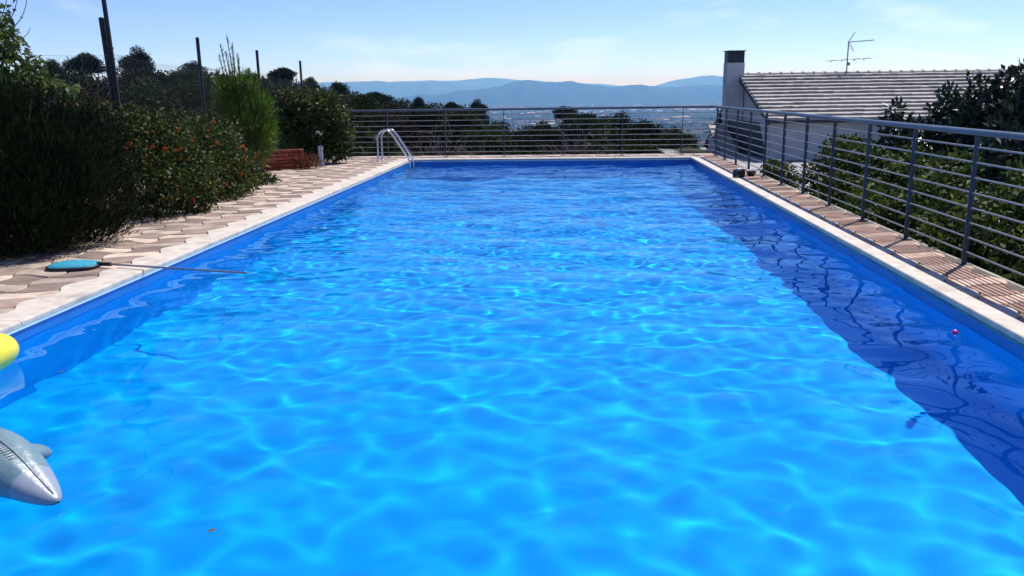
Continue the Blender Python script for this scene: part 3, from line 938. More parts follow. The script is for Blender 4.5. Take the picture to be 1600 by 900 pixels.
BUSH_L = [(-15.3, 23.8, 2.08, 3.6, 'oak'), (-15.6, 26.8, 1.95, 3.8, 'brown'), (-15.1, 29.0, 2.31, 3.7, 'oak'), (-14.3, 31.1, 2.15, 3.8, 'oak'), (-13.4, 33.2, 2.1, 3.4, 'brown'),
          (-12.6, 35.3, 2.1, 3.6, 'oak'), (-11.3, 36.3, 1.73, 3.3, 'oak'), (-11.4, 18.7, 1.22, 3.0, 'brown'), (-10.6, 19.8, 1.23, 3.0, 'oak'), (-9.6, 20.9, 1.28, 2.8, 'brown')]
LB_L = ['dark scrub oak behind the fence at the far left under the fig branches', 'brownish scrub oak behind the fence below the flat umbrella pine', 'dark scrub oak behind the fence just right of the leaning poles',
        'dark scrub oak behind the second fence post', 'brownish scrub oak hidden mostly behind the bright green sapling', 'dark scrub oak behind the third fence post', 'dark scrub oak behind the last fence post',
        'dry brown bush close behind the fence left of the leaning poles', 'dark low bush close behind the fence right of the leaning poles', 'dry brown bush close behind the fence left of the sapling']
for i, (x, y, z, w, kd) in enumerate(BUSH_L):
    tree(kd, i, x, y, z, w, LB_L[i], 'tree', 'scrub trees behind the wire fence', 'scrub_oak', i * 2.1)
BUSH_B = [(-9.2, 36.4, 1.43, 3.2, 'oak'), (-6.9, 32.4, 0.98, 2.8, 'brown'), (-6.0, 34.5, 1.01, 2.7, 'oak'), (-4.3, 33.6, 1.00, 2.9, 'oak'), (-2.9, 30.5, 0.51, 2.2, 'oak'), (-1.9, 31.5, 0.23, 2.7, 'oak'),
          (-1.0, 35.7, 0.33, 2.8, 'oak'), (0.5, 38.0, 0.69, 3.6, 'umbrella'), (2.2, 41.2, 0.55, 3.3, 'round'), (3.4, 38.1, 0.35, 2.9, 'round'), (4.3, 35.0, 0.13, 2.3, 'oak')]
ORD = ['first', 'second', 'third', 'fourth', 'fifth', 'sixth', 'seventh', 'eighth', 'ninth', 'tenth', 'eleventh']
for i, (x, y, z, w, kd) in enumerate(BUSH_B):
    nm = 'pine_tree' if kd in ('umbrella', 'round') else 'scrub_oak'
    lb = 'dark %s behind the back railing, %s from left in the taller row' % ('pine' if nm == 'pine_tree' else ('brownish scrub oak' if kd == 'brown' else 'scrub oak'), ORD[i])
    tree(kd, i + 1, x, y, z, w, lb, 'tree', 'tall row behind the back railing', nm, i * 1.3)
FRONT = [(-6.1, 26.1, 0.40, 2.9, 'oak'), (-4.0, 25.2, 0.32, 2.9, 'twig'), (-1.9, 25.8, 0.14, 2.9, 'oak'), (0.2, 26.5, 0.22, 3.0, 'twig'), (2.2, 27.1, 0.11, 2.8, 'oak'), (3.4, 25.6, -.21, 2.1, 'twig')]
for i, (x, y, z, w, kd) in enumerate(FRONT):
    lb = '%s just behind the back railing, %s low bush from left' % ('dry grey brown twigs' if kd == 'twig' else 'dark leafy bush', ORD[i])
    if kd == 'twig':
        g = gz(x, y) - .1
        t = empty('dry_bush', (x, y, g), i, lb, 'bush', 'low bushes behind the back railing')
        o = link('twigs', TWIGS[i % 2], t); o.scale = (w / 4.2,) * 2 + ((z - g) / 3.1,)
        me, ch = CROWN['brown', i % 3]
        o = link('foliage', me, t); o.scale = (w / 5.5, w / 5.5, (z - g) / 4.6)
    else:
        tree(kd, i, x, y, z, w, lb, 'bush', 'low bushes behind the back railing', 'leafy_bush', i)

WOOD_L = [(-32.7, 49.5, 3.07, 6.5), (-27.8, 45.6, 2.63, 6.0), (-30.7, 54.8, 3.17, 6.3), (-26.3, 52.1, 3.50, 6.0), (-21.7, 45.1, 2.80, 4.9), (-23.8, 55.3, 3.07, 5.9), (-19.5, 50.4, 2.67, 5.2), (-18.8, 56.6, 2.78, 5.4), (-15.3, 52.6, 2.10, 4.8), (-15.3, 60.8, 1.82, 5.0)]
for i, (x, y, z, w) in enumerate(WOOD_L):
    kd = ('oak', 'round', 'brown', 'oak', 'oak', 'round')[i % 6]
    lb = '%s in the wood behind the wire fence, %s from left in the middle distance' % ({'oak': 'dark oak', 'round': 'dark pine', 'brown': 'brownish oak'}[kd], ORD[i])
    tree(kd, i, x, y, z, w, lb, 'tree', 'wood in the middle distance on the left', 'pine_tree' if kd == 'round' else 'scrub_oak', i * .9)
SKYLINE = [(-50.5, 74, 4.05, 8), (-44.5, 74, 4.35, 8), (-39, 73, 4.35, 8), (-34, 74, 4.15, 7), (-29, 76, 3.75, 7), (-24.5, 77, 3.05, 7), (-20, 76, 1.85, 7), (-15.5, 75, 1.25, 6.5), (-11.5, 73, 0.95, 6)]
for i, (x, y, z, w) in enumerate(SKYLINE):
    kd = ('oak', 'oak', 'brown')[i % 3]
    lb = '%s under the skyline pines, %s from left in the farthest wood' % ({'oak': 'broad dark oak', 'brown': 'broad brownish oak'}[kd], ORD[i])
    tree(kd, i, x, y, z, w, lb, 'tree', 'farthest wood under the skyline pines', 'scrub_oak', i * .9, .75)
WOOD_B = [(-10.9, 52.7, 1.27, 4.8), (-9.6, 56.9, 0.98, 4.9), (-7.0, 55.0, 0.88, 4.8), (-11.2, 44.4, 1.05, 4.3), (-8.2, 42.5, 0.71, 4.4), (-6.5, 44.6, 0.59, 4.3), (-4.0, 46.7, -0.11, 4.1), (-1.9, 48.9, -0.13, 4.3), (0.3, 53.3, 0.33, 4.6), (2.2, 51.4, 0.20, 4.4), (4.3, 49.4, -0.14, 4.1)]
WOOD_B.sort(key=lambda q: q[0] / q[1])
for i, (x, y, z, w) in enumerate(WOOD_B):
    kd = ('oak', 'brown', 'round', 'oak')[i % 4]
    lb = '%s in the wood seen through the back railing, %s from left, middle distance' % ({'oak': 'dark oak', 'round': 'dark pine', 'brown': 'brownish oak'}[kd], ORD[i])
    tree(kd, i + 2, x, y, z, w, lb, 'tree', 'wood in the middle distance behind the back railing', 'pine_tree' if kd == 'round' else 'scrub_oak', i * .9)

# scrub covering the slope behind everything: one mass
def slope_scrub():
    rng = np_rng(77); V = []; F = []; n = 0
    for i in range(420):
        y = rng.uniform(24, 150); x = rng.uniform(-.72, .16) * y - 3
        if x > 2.5 and y < 60: continue
        w = rng.uniform(1.6, 3.4); g = gz(x, y); h = rng.uniform(1.4, 3.0)
        k = 150
        d = unit(rng.normal(size=(k, 3))); d[:, 2] = np.abs(d[:, 2])
        P = np.array([x, y, g + .1]) + d * np.array([w / 2, w / 2, h]) * rng.uniform(.6, 1.05, (k, 1))
        v, f = leaf_quads(P, d + rng.normal(size=(k, 3)) * .7, .42 * rng.uniform(.6, 1.2, k), .22, rng)
        V.append(v); F.append(f + n); n += len(v)
    o = link('hillside_scrub', make_mesh('hillside_scrub', np.concatenate(V), np.concatenate(F), M['oak']))
    tag(o, 'low dark scrub covering the slope between the trees', 'scrub', kind='stuff')
slope_scrub()

# left garden -----------------------------------------------------------------
def juniper():
    t = empty('juniper_shrub', (-5.27, 7.62, -.02), 0, 'big dark feathery evergreen shrub leaning over the left paving in the foreground', 'shrub')
    rng = np_rng(101)
    cl = [((0, 0, .75), (.75, .9, .75)), ((.35, -.2, .55), (.55, .6, .6)), ((.45, .3, .45), (.5, .5, .5)), ((-.4, -.6, .9), (.6, .6, .62)), ((.3, .5, .95), (.5, .45, .4)), ((-.25, .2, 1.15), (.6, .5, .38)), ((.55, -.1, .85), (.36, .4, .34)), ((-.3, -.9, .5), (.6, .5, .6)), ((.2, -.55, .35), (.45, .35, .4)), ((.30, -.45, .15), (.42, .40, .2)), ((.45, .1, .15), (.38, .5, .2))]
    P, N = shell_points(cl, 62000, rng, .5)
    k = P[:, 2] > .03; P = P[k]; N = N[k]
    D = N * .75 + rng.normal(size=(len(P), 3)) * .28 + np.array([.05, 0, 1.0])
    V, F = leaf_quads(P, D, rng.uniform(.045, .12, len(P)), rng.uniform(.006, .013, len(P)), rng, .0)
    link('foliage', make_mesh('foliage', V, F, M['juniper']), t)
    # leaders that stick out of the outline
    mb = MB(); rg = random.Random(3); LV = []; LF = []; n = 0
    for i in range(46):
        a = rg.uniform(0, 6.28); p = Vector((math.cos(a) * rg.uniform(.1, .75), math.sin(a) * rg.uniform(.1, .8), rg.uniform(.5, 1.25)))
        q = p + Vector((math.cos(a) * .16 + rg.uniform(-.05, .05), math.sin(a) * .16, rg.uniform(.25, .42)))
        mb.tube([p, p.lerp(q, .5), q], [.006, .004, .002], 3, cap=False)
        k = 60; s = rng.random(k)[:, None]
        PP = np.array(p) + (np.array(q) - np.array(p)) * s
        v, f = leaf_quads(PP, np.array(q - p) * 3 + rng.normal(size=(k, 3)) * .6, rng.uniform(.04, .09, k), .010, rng, 0)
        LV.append(v); LF.append(f + n); n += len(v)
    link('shoots', make_mesh('shoots', np.concatenate(LV), np.concatenate(LF), M['juniper']), t)
    rg = random.Random(8)
    limbs(mb, (0, 0, 0), [(rg.uniform(-.6, .6), rg.uniform(-.7, .7), rg.uniform(.5, 1.2)) for i in range(12)], .04, rg)
    mb.build('stems', M['bark'], t)
juniper()

# one lantana flower head: a dome of small florets
mb = MB(); rg = random.Random(5)
for i in range(11):
    a = 2.4 * i; e = .25 + .75 * (1 - i / 11.); rr = math.sqrt(max(0, 1 - e * e)) * .024 + .002
    c = Vector((math.cos(a) * rr, math.sin(a) * rr, e * .014)); s = .009
    d = Vector((c.x, c.y, .02)).normalized(); u_ = d.orthogonal().normalized(); w_ = d.cross(u_)
    mb.add([c + u_ * s, c + w_ * s, c - u_ * s, c - w_ * s, c + d * .004], [(0, 1, 4), (1, 2, 4), (2, 3, 4), (3, 0, 4)])
FLOWER = mb.mesh('flower_head', M['flower'])

def lantana(loc, cl, n, seed, label, nfl, xf):
    t = empty('lantana_bush', loc, 0, label, 'bush', 'flowering bushes along the left paving')
    rng = np_rng(seed)
    me = foliage_mesh('foliage', cl, n, .062, .036, M['lantana'], seed, up=.35, out=.7, rnd=.8, fill=.5, droop=.2, zmin=.02)
    link('foliage', me, t)
    me = foliage_mesh('dry_leaves', cl, n // 22, .055, .03, M['dryleaf'], seed + 1, up=.1, out=.8, rnd=.8, fill=.8, zmin=.02)
    link('dry_leaves', me, t)
    rg = random.Random(seed); mb = MB()
    limbs(mb, (0, 0, 0), [tuple(Vector(c[0]) * 1.0) for c in cl] + [(c[0][0] + rg.uniform(-.3, .3), c[0][1] + rg.uniform(-.3, .3), c[0][2] + c[1][2] * .7) for c in cl], .016, rg)
    mb.build('stems', M['twig'], t)
    P, N = shell_points(cl, nfl * 6, rng, .98)
    k = 0
    for p, d in zip(P, N):
        if d[0] * .6 - d[1] * .8 + d[2] * .3 < .25 or p[2] < .08: continue       # heads sit on the open side
        o = link('flower_head', FLOWER, t)
        o.location = p + d * .04
        o.rotation_euler = Vector(d).to_track_quat('Z', 'Y').to_euler()
        s = rg.uniform(.6, 1.35); o.scale = (s, s, s)
        k += 1
        if k >= nfl: break
lantana((-5.15, 9.9, -.02), [((0, 0, .55), (.62, .62, .6)), ((.3, .3, .4), (.42, .5, .42)), ((-.4, .2, .85), (.55, .55, .5)), ((.15, -.4, .35), (.45, .35, .38)), ((-.2, .5, .95), (.5, .4, .36)), ((.5, .1, .18), (.22, .3, .2))], 9500, 111, 'flowering bush with orange red heads next to the dark feathery shrub', 26, 0)
lantana((-5.25, 11.6, -.02), [((0, 0, .5), (.6, .65, .55)), ((.35, .3, .3), (.36, .5, .34)), ((-.35, .2, .75), (.5, .55, .45)), ((.15, -.5, .4), (.42, .4, .42)), ((-.1, .6, .85), (.45, .4, .36)), ((.42, -.3, .12), (.25, .3, .16))], 9500, 121, 'flowering bush with scattered red heads in the middle of the left bed', 22, 0)
lantana((-5.55, 12.9, -.02), [((0, 0, .38), (.5, .5, .4)), ((.3, -.3, .28), (.36, .4, .30)), ((-.35, 0, .6), (.45, .45, .36)), ((.3, .3, .15), (.34, .3, .18)), ((.5, .45, .06), (.25, .3, .10))], 7000, 131, 'yellowish green bush with few flowers beside the red brick planter', 10, 0)
lantana((-6.1, 9.6, -.02), [((0, 0, .9), (.55, .6, .55)), ((.2, .5, 1.0), (.45, .45, .42)), ((.1, -.4, 1.05), (.45, .45, .38)), ((0, .9, .9), (.5, .5, .45)), ((0, 0, .4), (.5, .8, .4))], 7000, 141, 'taller flowering bush at the foot of the leaning poles', 14, 0)

def fig():
    t = empty('fig_tree', (-6.1, 8.4, -.02), 0, 'leafy tree with sunlit pale green leaves at the top left edge', 'tree')
    rg = random.Random(4); rng = np_rng(151)
    cl = [((-.05, .1, 2.2), (.38, .4, .36)), ((.28, .15, 1.75), (.30, .35, .20)), ((-.35, 0, 1.9), (.45, .45, .4)), ((.42, .2, 1.55), (.30, .3, .14)), ((-.2, .1, 2.7), (.45, .5, .36)), ((.62, .25, 1.52), (.26, .22, .08)), ((0, 0, 1.5), (.4, .4, .25)), ((.15, .1, 2.02), (.3, .3, .2))]
    link('foliage', foliage_mesh('foliage', cl, 7500, .075, .042, M['fig'], 152, up=.2, out=.7, rnd=.9, fill=.35, droop=.35), t)
    mb = MB()
    limbs(mb, (-.1, 0, 0), [c[0] for c in cl], .05, rg, .5, 7)
    mb.build('branches', M['bark'], t)
    mb = MB()
    # bare curved twigs that hook upwards against the sky
    for (dx, dz, l) in ((.78, .44, .5), (.66, .56, .42), (.50, .68, .34), (.74, .12, .34), (.42, .30, .3)):
        p = Vector((.06, .1, 2.0 + dz * .25)); pts = []
        for k in range(7):
            s = k / 6.
            pts.append(p + Vector((dx * math.sin(s * 1.45) * .62, .02 * k, (dz * s ** 2.2) * .9 - .05 * math.sin(s * PI))))
        mb.tube(pts, [.008 - .0009 * k for k in range(7)], 5)
    mb.build('bare_twigs', M['twig'], t)
fig()

def sapling():
    t = empty('pine_sapling', (-5.85, 14.6, -.02), 0, 'bright green young pine with tall pale shoots between the fence posts', 'tree')
    rng = np_rng(161)
    cl = [((.25, 0, .95), (.32, .4, .42)), ((-.1, 0, 1.3), (.26, .3, .36)), ((.30, -.1, .5), (.22, .3, .34)), ((-.34, .1, 1.1), (.2, .26, .3)), ((.44, 0, 1.2), (.2, .26, .3)), ((.12, 0, 1.6), (.26, .24, .24)), ((.48, -.05, .8), (.18, .26, .36)), ((-.2, 0, .75), (.22, .25, .25)), ((-.28, 0, 1.55), (.14, .14, .2))]
    P, N = shell_points(cl, 7500, rng, .2)
    D = N * .9 + rng.normal(size=(len(P), 3)) * .35 + np.array([.1, 0, .9])
    V, F = leaf_quads(P, D, rng.uniform(.08, .17, len(P)), rng.uniform(.010, .02, len(P)), rng, 0)
    link('foliage', make_mesh('foliage', V, F, M['sapling']), t)
    LV = []; LF = []; n = 0; mb = MB(); rg = random.Random(6)
    tops = [(-.12, 2.42), (-.2, 2.25), (-.03, 2.28), (-.28, 2.1), (.05, 2.12), (-.35, 1.85), (.25, 1.85), (-.15, 2.15), (.36, 1.8), (.5, 1.72)]
    for x, z in tops:
        p = Vector((x * .6 + .05, rg.uniform(-.1, .1), 1.2)); q = Vector((x, rg.uniform(-.1, .1), z))
        mb.tube([p, p.lerp(q, .5), q], [.012, .008, .003], 5)
        k = 170; s = rng.random(k)[:, None] ** .8
        PP = np.array(p) + (np.array(q) - np.array(p)) * s
        v, f = leaf_quads(PP, np.array([0, 0, 1.0]) + rng.normal(size=(k, 3)) * .28, rng.uniform(.06, .11, k), .008, rng, 0)
        LV.append(v); LF.append(f + n); n += len(v)
    link('shoots', make_mesh('shoots', np.concatenate(LV), np.concatenate(LF), M['sapling']), t)
    mb.tube([(0, 0, 0), (0, 0, .6), (.02, 0, 1.4)], [.035, .03, .015], 8)
    mb.build('stem', M['bark'], t)
sapling()

def glossy_shrub():
    t = empty('glossy_shrub', (-5.3, 17.5, -.02), 0, 'rounded glossy leaved shrub at the left end of the back railing', 'shrub')
    cl = [((0, 0, .85), (.6, .5, .6)), ((-.35, .1, 1.15), (.42, .42, .4)), ((.3, 0, .95), (.4, .42, .4)), ((.1, .1, 1.25), (.35, .35, .32)), ((.42, .1, .55), (.28, .35, .35)), ((-.45, -.1, .6), (.4, .4, .4)), ((-.75, 0, .95), (.36, .36, .42)), ((-.62, 0, 1.3), (.28, .28, .28)), ((.35, -.1, .3), (.28, .3, .25)), ((.0, -.2, .4), (.5, .35, .35))]
    link('foliage', foliage_mesh('foliage', cl, 11500, .085, .045, M['glossy'], 171, up=.3, out=.7, rnd=.8, fill=.45), t)
    mb = MB(); limbs(mb, (0, 0, 0), [c[0] for c in cl], .03, random.Random(2)); mb.build('stems', M['bark'], t)
glossy_shrub()

def red_plant():
    t = empty('dry_plant', (-5.22, 16.1, -.02), 0, 'low plant with reddish dry leaves in front of the brick planter end', 'plant')
    cl = [((0, 0, .16), (.15, .15, .14)), ((.14, .14, .14), (.12, .14, .12)), ((.0, -.1, .06), (.12, .1, .06))]
    link('foliage', foliage_mesh('foliage', cl, 500, .11, .024, M['dryleaf'], 181, up=.9, out=.8, rnd=.5, fill=.2, zmin=.01), t)
    mb = MB(); limbs(mb, (0, 0, 0), [c[0] for c in cl], .01, random.Random(2)); mb.build('stems', M['twig'], t)
red_plant()

def planter():
    A = Vector((-6.35, 15.45, -.02)); B = Vector((-5.30, 16.26, -.02))
    t = empty('brick_planter', A, math.atan2(B.y - A.y, B.x - A.x), 'low red brick planter wall beside the paving behind the flowering bushes', 'planter')
    L = (B - A).length
    MB().box((.004, .022, 0), (L - .004, .10, .40)).build('mortar_core', M['mortar'], t)
    bl, bh = .20, .053
    me = MB().cbox((0, 0, 0), (bl, .11, bh), .004).mesh('brick', M['brick'])
    half = MB().cbox((0, 0, 0), (bl / 2 - .005, .11, bh), .004).mesh('brick', M['brick'])
    rg = random.Random(4)
    for k in range(6):
        x = 0; z = .004 + k * .068; first = k % 2
        while x < L - .05:
            h = (first and x == 0) or x + bl > L + .02
            o = link('brick', half if h else me, t); o.location = (x, rg.uniform(-.006, .004), z); o.rotation_euler = (0, 0, rg.uniform(-.01, .01))
            x += (bl / 2 + .005) if h else bl + .01
planter()

def white_pipe():
    t = empty('white_pipe', (-5.15, 16.98, -.02), R(10), 'short white standpipe with cap half hidden in the glossy shrub', 'pipe')
    MB().lathe([(0, 0), (.075, 0), (.075, .05), (.05, .06), (.05, .34), (.056, .345), (.056, .40), (.03, .42), (0, .42)], 16).build('body', M['plastic_white'], t)
    MB().tube([(0, -.03, .30), (.02, -.12, .29), (.02, -.15, .24)], .02, 8).build('spout', M['plastic_white'], t)
white_pipe()
t = empty('white_rose', (-5.13, 16.9, .0), 0, 'small white blossom above the standpipe in the glossy shrub', 'flower')
mb = MB()
for k in range(9):
    a = 2.4 * k; r_ = .02 + .004 * k
    c = Vector((math.cos(a) * r_, math.sin(a) * r_, .64 + .03 * math.sin(k))); d = Vector((math.cos(a), math.sin(a), .8)).normalized(); s_ = d.cross(Vector((0, 0, 1))).normalized()
    mb.add([c, c + d * .03 + s_ * .03, c + d * .055, c + d * .03 - s_ * .03], [(0, 1, 2, 3)])
mb.build('petals', M['flower_white'], t)
MB().tube([(0, .03, .0), (.01, .02, .35), (0, 0, .64)], .006, 5).build('stem', M['twig'], t)

# wire fence --------------------------------------------------------------------
def fence():
    P = [Vector((-5.42, 6.9, 0)), Vector((-5.72, 10.3, 0)), Vector((-6.03, 13.6, 0)), Vector((-6.33, 17.0, 0)), Vector((-6.58, 20.5, -.7))]
    P[0] = Vector((-6.35, 6.9, 0))
    P[1] = Vector((-5.745, 10.45, 0))
    top = [2.35, 2.37, 2.33, 2.30, 2.22]
    t = empty('wire_fence', P[0], 0, 'chain link fence on dark posts behind the left garden bed', 'fence')
    lean = [0, -.09, -.0, -.0, -.0]
    for k, p in enumerate(P):
        b = p - P[0] + Vector((0, 0, -.3)); e = p - P[0]; e.z = top[k]; e.x += lean[k]
        o = MB().tube([b, e], .034 if k == 1 else .028, 8).build('post', M['post'], t)
        MB().lathe([(0, .012), (.024, .008), (.029, -.01)], 8, Matrix.Translation(e)).build('post_cap', M['post'], o)
    # diamond mesh, span by span, hung a hand's breadth below the post tops
    mb = MB(); n = .062
    for k in range(4):
        a = P[k] - P[0]; b = P[k + 1] - P[0]; L = (b - a).length; z0 = .05
        h0 = top[k] - .40; h1 = top[k + 1] - .42
        for s in (1, -1):
            d = -2.0
            while d < L + 2.0:
                # diagonal from (d, z0) rising at 45 degrees
                u0, u1 = (d, d + 2.0) if s > 0 else (d + 2.0, d)
                pts = []
                for q in (0., 1.):
                    u = u0 + (u1 - u0) * q
                    pts.append([u, z0 + 2.0 * q])
                # clip to the span and to the sagging top line
                lo, hi = 0., 1.
                du = u1 - u0
                for lim, sg in ((0, 1), (L, -1)):
                    ta = (lim - u0) / du
                    if du * sg > 0: lo = max(lo, ta)
                    else: hi = min(hi, ta)
                if hi - lo > .01:
                    def topz(u): f_ = u / L; return h0 + (h1 - h0) * f_ - .05 * 4 * f_ * (1 - f_)
                    for _ in range(2):
                        u = u0 + du * hi; z = z0 + 2 * hi
                        tz = topz(u)
                        if z > tz: hi = max(lo, (tz - z0) / 2.0 * .98 + .0)
                    if hi - lo > .01:
                        q0 = a.lerp(b, (u0 + du * lo) / L); q1 = a.lerp(b, (u0 + du * hi) / L)
                        q0.z = z0 + 2 * lo + (a.z + (b.z - a.z) * (u0 + du * lo) / L) * 0; q1.z = z0 + 2 * hi
                        mb.tube([q0, q1], .0013, 3, cap=False)
                d += n * 1.414
        pts = []
        for q in range(9):
            f_ = q / 8.; c = a.lerp(b, f_); c.z = h0 + (h1 - h0) * f_ - .05 * 4 * f_ * (1 - f_) - .03; pts.append(c)
        mb.tube(pts, .002, 4, cap=False)
    o = mb.build('wire_mesh', M['wire'], t)
    o['kind'] = 'stuff'
    return P
fence()
def tall_pole():
    t = empty('tall_pole', (-5.70, 10.43, -.02), 0, 'tall leaning metal pole strapped to the nearest fence post, running out of the frame', 'pole')
    MB().tube([(.0, 0, 0), (-.09, .0, 3.6)], .028, 10).build('shaft', M['post'], t)
    for z in (1.9, 2.03):
        x = -.09 * z / 3.6 - .005
        MB().lathe([(.03, -.012), (.034, -.012), (.034, .012), (.03, .012)], 12, Matrix.Translation((x - .025, .01, z)) @ Matrix.Scale(1.9, 4, (1, 0, 0))).build('strap', M['post'], t)
tall_pole()

# right hedge and shrubs ----------------------------------------------------------
def bush_r(name, loc, cl, n, L, W, m, seed, label, cat, group, up=.3, fill=.4, rnd=.85, droop=.2):
    t = empty(name, loc, 0, label, cat, group)
    link('foliage', foliage_mesh('foliage', cl, n, L, W, m, seed, up=up, out=.7, rnd=rnd, fill=fill, droop=droop), t)
    mb = MB(); limbs(mb, (0, 0, 0), [c[0] for c in cl], .03, random.Random(seed)); mb.build('stems', M['bark'], t)
def hedge_cl(seed, h, ly):
    rg = random.Random(seed); out = []
    for k in range(9):
        out.append(((rg.uniform(-.36, .30), rg.uniform(-ly, ly), rg.uniform(.25, h - .28)), (rg.uniform(.28, .42), rg.uniform(.35, .5), rg.uniform(.28, .4))))
    for k in range(4):
        out.append(((rg.uniform(-.2, .3), rg.uniform(-ly, ly), h - .2), (.22, .26, .22)))
    out.append(((-.50, 0, .80), (.20, ly, .16))); out.append(((-.40, 0, 1.0), (.22, ly, .20)))
    return out
HEDGE = [((4.02, 4.6, -.9), 1.62, 1.0, 'leafy hedge bush behind the railing nearest to the camera'),
         ((4.02, 6.3, -.9), 1.72, 1.0, 'leafy hedge bush behind the nearest visible railing post'),
         ((4.0, 8.0, -.9), 1.66, 1.0, 'leafy hedge bush behind the side railing, third from the camera'),
         ((4.0, 9.7, -.9), 1.55, 1.0, 'leafy hedge bush behind the side railing, fourth from the camera'),
         ((4.05, 11.4, -.9), 1.5, .95, 'leafy hedge bush behind the side railing, fifth from the camera'),
         ((4.25, 13.3, -.9), 1.55, .7, 'sunlit bright leafed bush standing before the grey house wall')]
for i, (loc, h, ly, lb) in enumerate(HEDGE):
    bush_r('hedge_bush', loc, hedge_cl(200 + i, h, ly), 6500, .085, .05, M['hedge'], 210 + i, lb, 'bush', 'hedge behind the side railing')
bush_r('low_bush', (3.78, 15.6, -.9), [((0, 0, .6), (.22, .5, .35)), ((.05, -.4, .75), (.2, .3, .26)), ((0, .4, .8), (.2, .3, .22)), ((-.1, 0, .9), (.16, .35, .14))], 2600, .08, .045, M['glossy'], 231, 'small round bush at the railing foot near the black box', 'bush', None)
LAUREL = [((5.0, 12.2, -.9), [((-.42, 0, 1.72), (.26, .3, .22)), ((-.5, 0, 1.98), (.10, .12, .16)), ((-.1, 0, 1.6), (.3, .3, .25)), ((-.3, 0, 1.2), (.5, .5, .5))], 1300, 'short dark shrub, leftmost of those rising over the side railing'),
          ((5.15, 11.4, -.9), [((-.25, 0, 1.85), (.28, .3, .26)), ((-.28, 0, 2.14), (.12, .14, .16)), ((.12, 0, 2.0), (.3, .3, .24)), ((0, 0, 1.4), (.55, .55, .55)), ((-.45, .1, 1.6), (.25, .25, .22))], 1900, 'dark shrub over the side railing, second from the left'),
          ((5.3, 10.9, -.9), [((-.32, 0, 2.2), (.20, .22, .24)), ((-.1, 0, 1.9), (.36, .36, .34)), ((.02, 0, 2.32), (.15, .16, .16)), ((.2, 0, 2.05), (.3, .3, .3)), ((0, 0, 1.4), (.6, .6, .55)), ((-.36, 0, 1.75), (.28, .28, .25))], 2300, 'tall dark shrub over the side railing, third from the left'),
          ((5.45, 10.2, -.9), [((-.25, 0, 2.36), (.20, .2, .2)), ((-.05, 0, 2.1), (.34, .34, .32)), ((.02, 0, 2.50), (.12, .12, .12)), ((.35, 0, 2.15), (.32, .32, .32)), ((.1, 0, 1.5), (.6, .6, .6)), ((-.34, 0, 1.8), (.28, .28, .28))], 2300, 'tallest dark shrub rising over the railing at the right edge'),
          ((4.9, 9.0, -.9), [((0, 0, 1.2), (.6, .6, .6)), ((.2, 0, 1.75), (.4, .4, .35)), ((-.2, .3, 1.6), (.35, .35, .3)), ((.1, -.5, 1.3), (.5, .4, .5))], 2300, 'dark shrub filling the gap between hedge and railing at the right edge'),
          ((4.95, 7.4, -.9), [((0, 0, 1.1), (.6, .8, .6)), ((.1, .2, 1.6), (.4, .5, .3))], 2000, 'dark shrub behind the hedge at the far right of the picture')]
for i, (loc, cl, n, lb) in enumerate(LAUREL):
    bush_r('laurel_shrub', loc, cl, n, .13, .055, M['laurel'], 240 + i, lb, 'shrub', 'dark shrubs between railing and house', up=.5, fill=.25, rnd=.7, droop=.1)

# ---------------------------------------------------------------- things round the pool
def skimmer():
    t = empty('skimmer_net', (-4.2, 6.62, .0), 0, 'teal leaf skimmer net lying on the left paving, pole reaching over the water', 'net')
    # bag: a soft flat pouch over a rim
    n = 28; rings = []; v = []; f = []
    def rim(a):
        c, s = math.cos(a), math.sin(a)
        return Vector((.20 * (abs(c) ** .7) * (1 if c > 0 else -1), .15 * (abs(s) ** .75) * (1 if s > 0 else -1), 0))
    prof = [(1.0, .020), (.97, .030), (.88, .042), (.7, .052), (.45, .056), (.2, .054), (.0, .053)]
    rg = random.Random(3)
    for r_, z in prof:
        for k in range(n):
            p = rim(2 * PI * k / n) * r_
            v.append((p.x, p.y, z + .010 * math.sin(3 * p.x * 9 + 2) * math.cos(p.y * 14) * (1 - r_ * .6)))
    for i in range(len(prof) - 1):
        for k in range(n):
            a = i * n + k; b = i * n + (k + 1) % n; f.append((a, b, b + n, a + n))
    rot = Matrix.Rotation(R(12), 4, 'Z')
    o = link('net_bag', make_mesh('net_bag', v, f, M['teal'], True), t); o.rotation_euler = (0, 0, R(12))
    pts = [rot @ (rim(2 * PI * k / 24.) + Vector((0, 0, .018))) for k in range(25)]
    MB().tube(pts, .013, 8, cap=False).build('rim', M['dark'], t)
    a = Vector((.19, .05, .03)); b = Vector((1.64, -.35, .035))
    pole = MB().tube([a.lerp(b, .02), b], .0085, 10).build('pole', M['bar'], t)
    MB().tube([a + Vector((-.03, .0, -.004)), a.lerp(b, .09)], .017, 10).build('socket', M['dark'], t)
skimmer()

